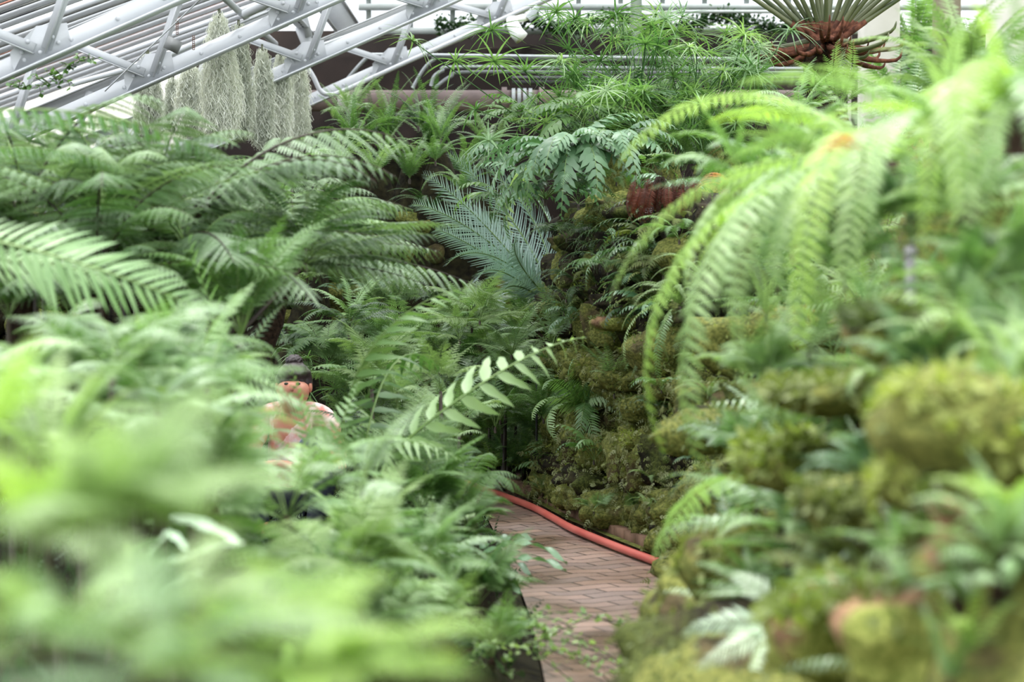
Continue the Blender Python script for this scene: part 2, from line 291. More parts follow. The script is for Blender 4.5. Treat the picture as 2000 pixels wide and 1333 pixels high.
HUM = [(-1.87, 9.2, 0.34), (-1.67, 10.6, 0.19), (-1.51, 8.8, 0.32), (-1.41, 16.3, 1.29), (-1.36, 9.6, 0.25), (-1.33, 16.6, 1.5), (-1.23, 18.45, 2.54), (-1.21, 16.8, 2.1), (-1.18, 8.16, 0.32), (-1.18, 8.76, 0.11), (-1.15, 16.5, 1.22), (-1.15, 17.6, 2.24), (-1.15, 17.63, 2.31), (-1.06, 18.35, 2.33), (-1.01, 8.41, 0.53), (-1, 8.4, 0.73), (-0.97, 17, 2.07), (-0.95, 7.48, 0.78), (-0.95, 14.23, 0.43), (-0.92, 17.16, 2.11), (-0.92, 18.2, 2.38), (-0.91, 6.82, 0.34), (-0.91, 16.5, 1.26), (-0.9, 7.11, 0.56), (-0.87, 14.71, 0.35), (-0.86, 7, 0.76), (-0.83, 16.4, 1.08), (-0.81, 15.19, 0.43), (-0.75, 16.8, 1.29), (-0.74, 12.4, 0.45), (-0.74, 17.4, 2.05), (-0.72, 17.84, 2.15), (-0.69, 7.4, 0.68), (-0.69, 17.93, 2.45), (-0.67, 8.48, 0.23), (-0.64, 7.56, 0.36), (-0.62, 14.64, 0.3), (-0.62, 18.2, 2.31), (-0.61, 14.69, 0.42), (-0.58, 17, 1.79), (-0.54, 17.19, 2.17), (-0.53, 9.33, 0.36), (-0.52, 6.8, 0.52), (-0.52, 7.72, 0.29), (-0.52, 17.49, 2.34), (-0.51, 8, 0.48), (-0.5, 10.8, 0.51), (-0.5, 14.6, 0.26), (-0.49, 9.6, 0.47), (-0.49, 16.6, 1.15), (-0.48, 7.6, 0.36), (-0.48, 10.96, 0.14), (-0.47, 6.69, 0.38), (-0.45, 6.51, 0.61), (-0.42, 6.6, 0.38), (-0.4, 7.8, 0.42), (-0.38, 7.23, 0.39), (-0.38, 17.8, 2.1), (-0.37, 16.18, 1.02), (-0.36, 9.4, 0.48), (-0.36, 10.52, 0.13), (-0.35, 17.16, 1.96), (-0.31, 9.91, 0.28), (-0.28, 8.8, 0.36), (-0.25, 7.4, 0.3), (-0.25, 17.2, 1.61), (-0.23, 9.27, 0.34), (-0.23, 10.6, 0.44), (-0.18, 9.39, 0.44), (-0.15, 18, 2.26), (-0.13, 8.6, 0.24), (-0.07, 8, 0.16), (0.07, 16.6, 1.01), (0.18, 14.37, 0.08), (0.23, 15.2, 0.34), (0.31, 14.6, 0.14), (0.31, 14.78, 0.22), (0.38, 14.9, 0.16), (0.39, 14.54, 0.28), (0.4, 15.84, 2.24), (0.44, 12.92, 0.13), (0.45, 13.25, 0.38), (0.48, 14.05, 0.53), (0.5, 14.45, 2.11), (0.53, 6.6, 0.35), (0.53, 14, 0.55), (0.59, 6.6, 0.48), (0.61, 6, 0.63), (0.62, 5.4, 0.6), (0.63, 16.6, 2.38), (0.64, 12.48, 0.18), (0.64, 14.59, 2.17), (0.67, 6.6, 0.81), (0.69, 12.06, 0.24), (0.7, 15, 2.04), (0.71, 4.4, 0.92), (0.71, 4.57, 0.72), (0.71, 5.2, 0.81), (0.71, 6, 0.84), (0.71, 6.22, 0.6), (0.72, 4.47, 0.75), (0.72, 6.07, 0.61), (0.72, 7.69, 0.58), (0.72, 12.31, 0.35), (0.73, 3.8, 0.86), (0.73, 4.02, 0.79), (0.74, 5, 1.01), (0.77, 4.4, 0.85), (0.77, 5.42, 0.75), (0.77, 6.37, 0.67), (0.78, 5.42, 0.77), (0.79, 4.22, 0.89), (0.79, 4.47, 0.9), (0.79, 4.87, 0.83), (0.79, 6.82, 0.66), (0.8, 3.9, 1.08), (0.8, 4.32, 0.9), (0.8, 4.42, 0.89), (0.8, 4.42, 0.9), (0.8, 5.97, 0.76), (0.81, 4.5, 1.06), (0.83, 4.12, 0.94), (0.83, 5.17, 0.92), (0.83, 7.17, 0.66), (0.83, 15.2, 2.12), (0.84, 4.07, 0.94), (0.84, 4.12, 0.96), (0.84, 8.7, 0.62), (0.85, 4.17, 0.99), (0.85, 8.6, 0.76), (0.86, 4.17, 1.01), (0.86, 4.2, 1.23), (0.86, 5.32, 0.93), (0.86, 7.67, 0.66), (0.87, 6.67, 0.83), (0.87, 12.86, 1.83), (0.88, 4.57, 1.03), (0.88, 6.02, 0.94), (0.89, 4.17, 1.07), (0.89, 7.87, 0.7), (0.9, 4.17, 1.08), (0.9, 5.77, 0.96), (0.91, 4.22, 1.12), (0.91, 4.9, 1.35), (0.92, 4.37, 1.13), (0.92, 4.47, 1.14), (0.93, 6.72, 0.94), (0.95, 8.42, 0.74), (0.96, 4.42, 1.2), (0.96, 5.12, 1.15), (0.96, 5.27, 1.15), (0.97, 5.12, 1.18), (0.98, 4.52, 1.23), (0.98, 5.57, 1.15), (0.99, 4.82, 1.26), (0.99, 6.72, 1.07), (0.99, 9.27, 0.83), (1, 4.57, 1.29), (1, 4.77, 1.27), (1, 5.77, 1.19), (1, 6.27, 1.13), (1.02, 7.37, 1.02), (1.02, 16.6, 2.41), (1.03, 5.4, 1.59), (1.03, 5.62, 1.25), (1.04, 4.77, 1.33), (1.04, 4.97, 1.34), (1.04, 5, 1.44), (1.04, 5.42, 1.28), (1.04, 6.27, 1.19), (1.04, 7.27, 1.05), (1.04, 7.92, 0.95), (1.04, 12.55, 0.22), (1.05, 6.12, 1.21), (1.06, 6.67, 1.17), (1.07, 8.52, 0.93), (1.08, 12.6, 1.05), (1.1, 5.17, 1.4), (1.11, 5.12, 1.44), (1.12, 5.17, 1.46), (1.12, 5.82, 1.41), (1.12, 12.06, 0.43), (1.13, 5.42, 1.46), (1.13, 14.4, 2.02), (1.14, 5.37, 1.47), (1.14, 9.82, 1.09), (1.17, 5.37, 1.53), (1.18, 12.56, 1.03), (1.2, 7.22, 1.36), (1.2, 10.27, 1.19), (1.2, 10.87, 1.38), (1.21, 5.77, 1.57), (1.23, 6.2, 1.74), (1.23, 9.82, 1.15), (1.25, 10.52, 1.29), (1.26, 9.47, 1.1), (1.28, 7.09, 1.89), (1.31, 7.63, 1.73), (1.32, 6.37, 1.62), (1.33, 16.2, 2.32), (1.35, 14.92, 2.14), (1.36, 7.32, 1.63), (1.36, 10.47, 1.29), (1.46, 9.77, 1.29), (1.54, 9.32, 1.67), (1.54, 15.5, 2.25), (1.57, 7.92, 1.84), (1.62, 7.73, 1.85), (1.63, 8.37, 1.72), (1.66, 14, 2.24), (1.69, 10.92, 1.55), (1.8, 8.27, 1.68), (1.84, 8.82, 1.84), (2.03, 15, 2.39)]
_hg = {}
for q in HUM: _hg.setdefault((round(q[0]*2), round(q[1]*2)), []).append(q)
def hummock(x, y, z):
    """soil rises to the crown of each plant"""
    cx, cy = round(x*2), round(y*2)
    for i in (-1, 0, 1):
        for j in (-1, 0, 1):
            for q in _hg.get((cx+i, cy+j), ()):
                d_ = math.hypot(x-q[0], y-q[1]); h_ = q[2] - .02 - max(0, d_-.05)*3.5
                if h_ > z: z = h_
    return z
def hL(x, y):
    e = lerp_edge(LEFT, y) if y < 16 else -.4
    u = max(0, min(1, (e - .02 - x)/.7))
    hm = np.interp(y, [-1, 2, 5, 9, 12, 15, 16.4, 17.4, 22], [.6, .62, .5, .32, .05, .05, .3, 1.25, 1.4])
    if y < 11.5: hm = hm + max(0, -x-1.4)*.12
    if x > e + .02 and y < 16.6: return -.03
    if 15.75 < y < 17.0 and x > -1.3: return u*hm + .03*noise.noise(Vector((x*3, y*3, 0)))
    return hummock(x, y, u*hm + .03*noise.noise(Vector((x*3, y*3, 0))))
def grid(name, fx0, fx1, y0, y1, h, mat, nx=110, ny=320, kind='structure'):
    V = []
    for j in range(ny+1):
        y = y0 + (y1-y0)*j/ny
        for i in range(nx+1):
            x = fx0(y) + (fx1(y)-fx0(y))*(i/nx)
            V.append((x, y, h(x, y)))
    F = [(j*(nx+1)+i, j*(nx+1)+i+1, (j+1)*(nx+1)+i+1, (j+1)*(nx+1)+i) for j in range(ny) for i in range(nx)]
    b = Buf(); b.add(V, F); o = b.obj(name, mat, smooth=True); tag(o, kind=kind); return o
b = Buf(); b.add([(-14, -3, -.06), (14, -3, -.06), (14, 23, -.06), (-14, 23, -.06)], [(0, 1, 2, 3)]); o = b.obj('ground', M['soil']); tag(o, kind='structure')
grid('ground_left', lambda y: -8, lambda y: (lerp_edge(LEFT, y)-.01 if y < 16 else 2.2), -1, 22.5, lambda x, y: hL(x, y) , M['soil'])
# wall line of the rock bank on the right of the path
WALL = [(.43, -1), (.45, 2), (.47, 5), (.53, 6.4), (.66, 8.0), (.90, 9.6), (1.06, 10.9), (.94, 12.0), (.72, 12.8), (.50, 13.7), (.36, 14.5), (.34, 15.3), (.5, 16.2), (.9, 17.2)]
def wall_h(y): return float(np.interp(y, [0, 4, 6, 8, 9.5, 11, 12.5, 14, 15.5, 17], [.55, .55, .5, .5, .9, 1.45, 1.75, 1.85, 1.75, 1.4]))
def hR(x, y):
    w = lerp_edge(WALL, min(y, 17.1)); u = x - w; k = float(np.interp(y, [8, 10.5], [1.9, .25])); cap = float(np.interp(y, [3, 6, 9, 10.5], [.75, 1.15, 1.15, .6]))
    bump = .05*noise.noise(Vector((x*4, y*4, 3))) + .02*noise.noise(Vector((x*13, y*13, 3)))
    if u > .12: return hummock(x, y, wall_h(y) - .08 + min(max(0, u-.12)*k, cap) + bump)
    return .02 if u < 0 else (u/.12)*(wall_h(y)-.1)
grid('ground_right', lambda y: lerp_edge(RIGHT, min(y, 17)) if y < 14 else lerp_edge(RIGHT, min(y, 16.4)), lambda y: 7, -1, 22.5, lambda x, y: hR(x, y), M['rock2'], nx=170)

# brick edging along the far side of the path
kb = Buf(); ke = empty('brick_edging', (.75, 11.8, 0)); tag(ke, 'low brown brick edging between the red hose and the mossy bank', 'edging')
ptsK = [Vector((lerp_edge(RIGHT, y)+.075, y, .02)) for y in np.linspace(12.2, 15.9, 20)]
for a, c in zip(ptsK, ptsK[1:]):
    k_ = Buf(); a2 = a + (c-a)*.04; c2 = c - (c-a)*.04
    k_.bar(a2 - Vector((.75, 11.8, 0)), c2 - Vector((.75, 11.8, 0)), .06, .09 + random.Random(int(a.y*100)).random()*.012)
    k_.obj('edging_brick', M['kerb'], ke)

# hose
def spline(P, n):
    P = [Vector(p) for p in P]; out = []
    for i in range(len(P)-1):
        p0, p1, p2, p3 = P[max(i-1, 0)], P[i], P[i+1], P[min(i+2, len(P)-1)]
        for k in range(n):
            t = k/n
            out.append(.5*((2*p1) + (p2-p0)*t + (2*p0-5*p1+4*p2-p3)*t*t + (3*p1-p0-3*p2+p3)*t**3))
    out.append(P[-1]); return out
def gp(px, py, z=.026):
    for d in np.linspace(5, 20, 3001):
        if W(px, py, d).z <= z: return W(px, py, d)
HP = [(1560, 1190), (1450, 1160), (1350, 1122), (1280, 1097), (1200, 1067), (1120, 1034), (1080, 1012), (1040, 991), (985, 970), (940, 955), (905, 943), (860, 936)]
hp = spline([gp(*q) for q in HP], 6); hc = hp[0].copy()
hb = Buf(); hb.tube([q - hc for q in hp], .021, 10); he = hb.obj('garden_hose', M['hose'], smooth=True, loc=hc)
tag(he, 'red rubber garden hose lying along the edge of the brick path', 'hose')
c_ = W(1318, 1113, 11.55); ci = min(hp, key=lambda q: (q-c_).length); j = hp.index(ci)
hb = Buf(); hb.tube([ci + (hp[j+1]-ci)*t - hc for t in (-.6, -.55, .55, .6)], [.022, .0245, .0245, .022], 10); hb.obj('joint_band', M['hose'], he, smooth=True)

# ------------------------------------------------------------------ rockwork
def rock_mesh(L_, D_, H_, seed, rough=.10, sub=5, k=.6):
    r = random.Random(seed); bm = bmesh.new(); bmesh.ops.create_cube(bm, size=2)
    bmesh.ops.subdivide_edges(bm, edges=bm.edges[:], cuts=sub*2, use_grid_fill=True)
    off = Vector((r.random()*90, r.random()*90, r.random()*90))
    for v in bm.verts:
        c = v.co.copy(); m_ = max(abs(c.x), abs(c.y), abs(c.z))
        q = c.normalized(); c = c*k + q*(1-k)*1.25
        p = Vector((c.x*L_, c.y*D_, c.z*H_))
        dsp = noise.fractal(p*3.2 + off, 1.0, 2.0, 4)*rough + noise.noise(p*11 + off)*rough*.28
        lay = math.sin(c.z*H_*60 + 2*noise.noise(p*2+off))*.006
        v.co = p + Vector((c.x, c.y, c.z*.5)).normalized()*(dsp + lay)
    me = bpy.data.meshes.new('rock'); bm.to_mesh(me); bm.free()
    me.polygons.foreach_set('use_smooth', np.ones(len(me.polygons), dtype=bool)); return me
def join_into(buf, me, Mx, m=0):
    V = np.empty(len(me.vertices)*3, np.float32); me.vertices.foreach_get('co', V); V = V.reshape(-1, 3)
    Q = np.array(Mx); V = V @ Q[:3, :3].T + Q[:3, 3]
    buf.add(V, [tuple(p.vertices) for p in me.polygons], m)
rockpool = [rock_mesh(.5, .3, .1, 10+i, .15, 5) for i in range(8)]
wallb = Buf(); rr_ = random.Random(4)
def wall_course(buf, WL, y0, y1, z, h, inset, rnd, lmin=.3, lmax=.65, mats=(0, 1), pick=.4):
    y = y0
    while y < y1:
        ln = rnd.uniform(lmin, lmax); yc = y + ln/2
        x = lerp_edge(WL, yc); x2 = lerp_edge(WL, yc+.2); x0 = lerp_edge(WL, yc-.2)
        ang = math.atan2(.4, x2-x0)
        ins = inset + rnd.uniform(-.10, .09)
        nrm = Vector((math.sin(ang), -math.cos(ang)))   # away from the path
        loc = Vector((x + nrm.x*(ins+.12), yc + nrm.y*(ins+.12), z + rnd.uniform(-.015, .015)))
        sc = Matrix.Diagonal((ln/1.0*1.02, rnd.uniform(.8, 1.1), h/.2*rnd.uniform(.85, 1.1), 1))
        mx = Matrix.Translation(loc) @ Matrix.Rotation(ang + rnd.uniform(-.15, .15), 4, 'Z') @ Matrix.Rotation(rnd.uniform(-.12, .12), 4, 'X') @ Matrix.Rotation(rnd.uniform(-.07, .07), 4, 'Y') @ sc
        join_into(buf, rnd.choice(rockpool), mx, mats[1] if rnd.random() < pick else mats[0])
        y += ln*.92
z = .06; k = 0
while z < 1.72:
    h = rr_.uniform(.10, .24)
    y1 = 16.3
    inset = .0 + z*.06 + rr_.choice((0, .05, .16))
    y0 = 1.5
    if z > .42: y0 = 8.6
    if z > .9: y0 = 9.8
    if z > 1.2: y0 = 10.8
    if z > 1.5: y0 = 12.0
    wall_course(wallb, WALL, y0, y1, z + h/2, h*1.02, inset, rr_, pick=(.75 if z < .95 else .3))
    z += h*.93; k += 1
wr = wallb.obj('wall_right', [M['rock'], M['rock2']], smooth=True); tag(wr, kind='structure')
# rock bank far behind on the left
BACKL = [(-4.4, 17.0), (-3, 16.8), (-2, 16.9), (-1.2, 17.1), (-.4, 17.35), (.6, 17.5)]
bb = Buf(); rb = random.Random(9)
for k, z in enumerate(np.arange(.1, 1.75, .17)):
    x = -4.4
    while x < .8:
        ln = rb.uniform(.3, .7); yy = float(np.interp(x, [p[0] for p in BACKL], [p[1] for p in BACKL])) + .03*k + (.12 if k % 3 == 1 else 0) + rb.uniform(-.05, .05)
        hh = 1.75 if x < -.5 else 1.2
        if z < hh:
            mx = Matrix.Translation((x+ln/2, yy, z+.08)) @ Matrix.Rotation(rb.uniform(-.15, .15), 4, 'Z') @ Matrix.Diagonal((ln*1.05, rb.uniform(.8, 1.1), rb.uniform(.8, 1.05), 1))
            join_into(bb, rb.choice(rockpool), mx, 1 if rb.random() < .35 else 0)
        x += ln*.93
wb = bb.obj('wall_rear_rockwork', [M['rock'], M['rock2']], smooth=True); tag(wb, kind='structure')

from mathutils.bvhtree import BVHTree
_bm = bmesh.new(); _bm.from_mesh(wr.data); WBV = BVHTree.FromBMesh(_bm); _bm.free()
def face(px, py, lo=7.0, hi=17.0, back=.02):
    """distance at which the line of sight meets the rock wall"""
    a_ = W(px, py, lo); dr = (W(px, py, hi)-a_); h_ = WBV.ray_cast(a_, dr.normalized(), dr.length)
    return (h_[0].y - back) if h_[0] is not None else None
# single boulders one can point to (px, py, depth, size, yaw, material, label)
BO = []
def boulder(px, py, d, L_, D_, H_, yaw, mat, label, seed, rough=.07):
    near = d < 7; f_ = .85 if near else 1
    me = rock_mesh(L_/2*f_, D_/2*f_, H_/2*f_, seed, (.11 if near else .08)*min(1, H_/.2), 6, .4); me.materials.append(M[mat])
    o = link('mossy_rock', me, None, W(px, py, d)); o.rotation_euler[2] = yaw; BO.append((o, mat, near))
    tag(o, label, 'rock', 'limestone rocks of the bank beside the path'); return o
BOULD = [
 (1640, 1240, 4.6, .26, .28, .17, .3, 'rock3', 'rounded tan rock with green moss cap in the blurred lower right foreground'),
 (1790, 1250, 4.2, .24, .24, .16, -.4, 'rock3', 'bare brown rock right of the tan moss-capped rock, at the lower right'),
 (1960, 1130, 4.0, .22, .26, .30, .2, 'rock3', 'dark brown blurred rock face at the right edge of the picture'),
 (1850, 860, 4.2, .26, .28, .2, .1, 'rock2', 'big yellow-green mossy boulder in the blurred right foreground'),
 (1740, 660, 5.0, .18, .2, .09, .1, 'rock3', 'pinkish brown bare rock among leaves at the right, below the dark post'),
 (1640, 780, 5.4, .34, .28, .08, .1, 'rock2', 'flat green mossy ledge stone left of the big yellow-green boulder'),
 (1560, 900, 5.6, .26, .28, .13, .4, 'rock2', 'dark mossy stone below the flat green ledge stone on the right'),
 (1700, 1010, 4.8, .30, .26, .12, -.2, 'rock2', 'olive mossy stone beneath the blurred grey fern on the right'),
 (1480, 1130, 6.2, .30, .28, .18, .2, 'rock2', 'mossy stone with silvery leaves in front at the right edge of the path'),
 (1252, 862, 12.55, .2, .22, .085, .1, 'rock2', 'bright green mossy slab jutting from the middle of the rock bank'),
 (1340, 872, 12.2, .22, .24, .10, .0, 'rock2', 'olive mossy slab right of the bright green slab on the rock bank'),
 (1262, 800, 12.7, .26, .22, .12, -.2, 'rock2', 'rounded mossy stone with dark hollow above it, left of the silvery grass'),
 (1310, 690, 12.3, .34, .26, .16, .3, 'rock2', 'wide mossy overhang stone beneath the drooping sword fern'),
 (1225, 632, 12.9, .34, .26, .07, .1, 'rock3', 'thin reddish brown ledge slab halfway up the rock bank'),
 (1245, 418, 13.0, .34, .3, .07, .0, 'rock', 'ledge slab that carries the small black plant label'),
 (1030, 940, 15.9, .16, .2, .11, .3, 'trunkrock', 'rough purplish brown stone beside the far end of the red hose'),
 (1130, 955, 14.9, .34, .14, .10, .5, 'trunkrock', 'long rough brown root-like stone behind the red hose'),
]
M['trunkrock'] = plain('rough_purplish_stone', (74, 58, 54), .9, c2=(118, 98, 92), scale=25, bump=.9)
for i, q in enumerate(BOULD): boulder(*q[:8], q[8], 200+i)

# ------------------------------------------------------------------ leaf templates (unit length along +x, width along y, z up)
def leaf_t(w, seg=4, droop=.12, fold=.25, sick=0.0, prof=None, wavy=0, m=0):
    V = []; 
    for i in range(seg+1):
        s = i/seg; ww = w*(prof(s) if prof else (math.sin(PI*min(1, s*.92+.08))**.8))
        zc = -droop*s*s + (wavy*math.sin(s*PI*5) if wavy else 0); yc = sick*s*s
        V += [(s, yc-ww, zc + fold*ww), (s, yc, zc), (s, yc+ww, zc + fold*ww)]
    F = []
    for i in range(seg):
        a = i*3; F += [(a, a+3, a+4, a+1), (a+1, a+4, a+5, a+2)]
    return (np.array(V, float), np.array(F), np.full(len(F), m))
lance = lambda s: (min(1, s/.12+.35))*(1-s)**.55 if s < 1 else .02
ovate = lambda s: (math.sin(PI*(s**.7)))*.98 + .02
def merge(*T):
    b = Buf()
    for t in T: b.add(*t)
    return b.tmpl()
def pinna(npair, w, sub, swf=.42, droop=.18, ang=62, seed=0, jit=.06, wprof=None, first=.04, rib=True):
    """a midrib with pinnules on both sides, unit length"""
    r = random.Random(seed); b = Buf(); X = []
    for i in range(npair):
        s = first + (1-first)*(i+.4)/npair
        l = w*(wprof(s) if wprof else (min(1, s/.1+.5)*(1-s)**.6+.04))
        for sd in (-1, 1):
            a = math.radians(ang + r.uniform(-5, 5) - 22*s)
            x = np.array([math.cos(a), sd*math.sin(a), r.uniform(-jit, jit) - .25]); x /= np.linalg.norm(x)
            y = np.array([-math.sin(a), sd*math.cos(a), 0])*1.0; zz = np.cross(x, y); 
            if zz[2] < 0: zz = -zz
            X.append([x*l, y*l*swf/.42, zz*l, [s, 0, -droop*s*s]])
    b.inst(sub, X)
    pts = [(s, 0, -droop*s*s - .002) for s in np.linspace(0, .97, 5)]
    if rib: b.tube([pts[0], pts[2], pts[4]], [.012, .008, .003], 3, 1, cap=False)
    return b.tmpl()
Q_small = leaf_t(.20, 2, .1, .15)                       # small oval pinnule
Q_lob = leaf_t(.17, 3, .18, .2, sick=.08, prof=lance)
T_sword = leaf_t(.13, 4, .16, .18, sick=.10, prof=lance)
T_long = leaf_t(.085, 6, .30, .25, sick=.12, prof=lance)
T_needle = leaf_t(.032, 3, .10, .2, prof=lambda s: (1-s*.85))
T_broad = leaf_t(.21, 6, .22, .12, sick=.03, prof=lambda s: (min(1, s/.15+.45))*(1-s)**.5*(1+.22*math.sin(s*20)) if s < 1 else .02)
T_holly = leaf_t(.125, 8, .30, .2, sick=.12, prof=lambda s: (min(1, s/.1+.35))*(1-s)**.6*(1.05+.18*math.sin(s*34)) if s < 1 else .02)
P_lady = pinna(14, .20, leaf_t(.20, 1, .05, .15, prof=lambda s: 1-.62*s), seed=1)
P_small = pinna(7, .24, leaf_t(.26, 1, 0, .1, prof=lambda s: 1-.5*s), seed=8, rib=False)
P_tree = pinna(20, .15, leaf_t(.17, 1, .12, .3, sick=.05, prof=lambda s: .95-.72*s), seed=2, droop=.28, ang=72, wprof=lambda s: min(1, s/.08+.6)*(1-s)**.4)
_p = pinna(2, .5, leaf_t(.26, 1, 0, .1, prof=lambda s: 1-.45*s), seed=3, droop=.05, rib=False)
P_lacy = pinna(9, .30, (_p[0], _p[1], np.zeros(len(_p[1]), int)), seed=4, droop=.12, ang=58)
P_fine = pinna(8, .28, pinna(2, .5, leaf_t(.3, 1, 0, .1, prof=lambda s: .8), seed=5, droop=.05, rib=False), seed=6, droop=.2, ang=55)

VARI = {'up': (80, 25), 'arch': (68, -28), 'droop': (48, -72), 'flat': (22, -18), 'hang': (5, -86), 'curl': (62, -62)}
pf_par = lambda s: min(1, s/.08+.4)*(1-s)**.42
pf_tri = lambda s: min(1, s/.06+.55)*(1-s)**.8
pf_mid = lambda s: (min(1, s/.35*.6+.4))*(1-s)**.6
SPEC = {  # n, halfwidth, petiole, profile, template, template width scale, sweep, droop of leaflets, rachis radius
 'sword': (40, .085, .06, pf_par, T_sword, 1.0, 12, -.15, .0035),
 'bigsword': (26, .16, .08, pf_par, T_sword, .9, 22, -.25, .005),
 'lady': (22, .20, .22, pf_mid, P_lady, 1.0, 14, -.1, .005),
 'tree': (17, .30, .20, pf_mid, P_tree, 1.0, 18, -.22, .007),
 'lacy': (14, .34, .30, pf_tri, P_lacy, 1.0, 18, -.12, .005),
 'fine': (12, .26, .30, pf_tri, P_fine, 1.0, 20, -.1, .004),
 'angio': (24, .24, .10, pf_mid, T_long, .9, 24, -.35, .008),
 'cycad': (46, .16, .12, pf_par, T_needle, 1.3, 34, .25, .006),
 'poly': (11, .21, .20, pf_mid, T_broad, 1.15, 26, -.22, .006),
 'holly': (13, .21, .14, pf_mid, T_holly, 1.0, 26, -.45, .005),
 'king': (26, .10, .04, pf_par, T_long, 1.25, 20, -.95, .006),
 'giant': (25, .27, .05, pf_mid, T_sword, .56, 26, -.14, .006),
 'vine': (13, .15, .05, pf_mid, T_holly, .8, 40, -.15, .004),
}
_cache = {}
def frond_mesh(sp, var, mat, seed=0, stem='stem'):
    key = (sp, var, mat, seed, stem)
    if key in _cache: return _cache[key]
    n, hw, pet, prof, T, ws, swp, dr, rad = SPEC[sp]
    r = random.Random(seed*31 + hash(sp+var) % 1 + len(sp)*7); a0, a1 = [math.radians(v) for v in VARI[var]]
    NS = 48; pts = [np.zeros(3)]; tans = []
    side = r.uniform(-.25, .25)
    for i in range(NS):
        s = i/NS; a = a0 + (a1-a0)*(s**1.15); hd = side*s*s
        t = np.array([math.cos(a)*math.cos(hd), math.cos(a)*math.sin(hd), math.sin(a)]); tans.append(t); pts.append(pts[-1] + t/NS)
    tans.append(tans[-1]); P = np.array(pts); Tn = np.array(tans)
    b = Buf(); X = []
    for i in range(n):
        s = pet + (1-pet)*(i+.5)/n; u = (s-pet)/(1-pet); f = s*NS; k = int(f); fr = f-k
        p = P[k]*(1-fr) + P[min(k+1, NS)]*fr; t = Tn[min(k, NS)]
        up = np.array([-t[2], 0, t[0]]); up = up - t*up.dot(t); up /= np.linalg.norm(up)
        if up[2] < 0 and abs(t[2]) < .6: up = -up
        sd_ = np.cross(up, t); l = hw*prof(u)*r.uniform(.9, 1.08)
        for sg in (-1, 1):
            off = (.3/n if sg > 0 else 0)*(1-pet)
            sw = math.radians(swp + 26*u + r.uniform(-6, 6))
            x = sd_*sg*math.cos(sw) + t*math.sin(sw) + up*(dr + r.uniform(-.1, .1)); x /= np.linalg.norm(x)
            y = t*math.cos(sw) - sd_*sg*math.sin(sw); y -= x*y.dot(x); y /= np.linalg.norm(y)
            zz = np.cross(x, y)
            if zz.dot(up) < 0: zz = -zz
            tw = r.uniform(-.25, .25); y2 = y*math.cos(tw) + zz*math.sin(tw); z2 = zz*math.cos(tw) - y*math.sin(tw)
            X.append([x*l, y2*l*ws, z2*l, p + t*off])
    b.inst(T, X)
    if sp == 'poly':   # winged midrib joins the lobes
        b.inst(leaf_t(.022, 8, 0, .1, prof=lambda s: 1-s*.7), [[Tn[10], np.cross([0, 0, 1.0], Tn[10]), [0, 0, 1], P[10]]][:0])
    b.tube([tuple(q) for q in P[::3]], [rad*(1-.8*i/(len(P[::3])-1)) for i in range(len(P[::3]))], 4, 1, cap=False)
    me = b.mesh(sp+'_frond', [M[mat], M[stem]]); _cache[key] = (me, P[-1])
    return _cache[key]

def frond(parent, sp, var, mat, az, L_, tilt=0, roll=0, seed=0, loc=(0, 0, 0), stem='stem', name='frond'):
    me, _ = frond_mesh(sp, var, mat, seed, stem); o = bpy.data.objects.new(name, me); C.objects.link(o); o.parent = parent
    Mx = Matrix.Translation(loc) @ Matrix.Rotation(az, 4, 'Z') @ Matrix.Rotation(-tilt, 4, 'Y') @ Matrix.Rotation(roll, 4, 'X') @ Matrix.Scale(L_, 4)
    o.matrix_local = Mx; return o
def frond_to(parent, origin, sp, var, mat, A, B, roll=0, seed=0, stem='stem'):
    """frond whose base stands at world A and whose tip reaches world B"""
    me, tip = frond_mesh(sp, var, mat, seed, stem); v = Vector(B) - Vector(A); c = Matrix.Rotation(roll, 3, 'X') @ Vector(tip)
    sc = v.length/c.length; o = bpy.data.objects.new('frond', me); C.objects.link(o); o.parent = parent
    ec = math.atan2(c.z, math.hypot(c.x, c.y)); ac = math.atan2(c.y, c.x); ev = math.atan2(v.z, math.hypot(v.x, v.y)); av = math.atan2(v.y, v.x)
    o.matrix_local = (Matrix.Translation(Vector(A)-Vector(origin)) @ Matrix.Rotation(av, 4, 'Z') @ Matrix.Rotation(-ev, 4, 'Y') @ Matrix.Rotation(ec, 4, 'Y')
                      @ Matrix.Rotation(-ac, 4, 'Z') @ Matrix.Rotation(roll, 4, 'X') @ Matrix.Scale(sc, 4)); return o

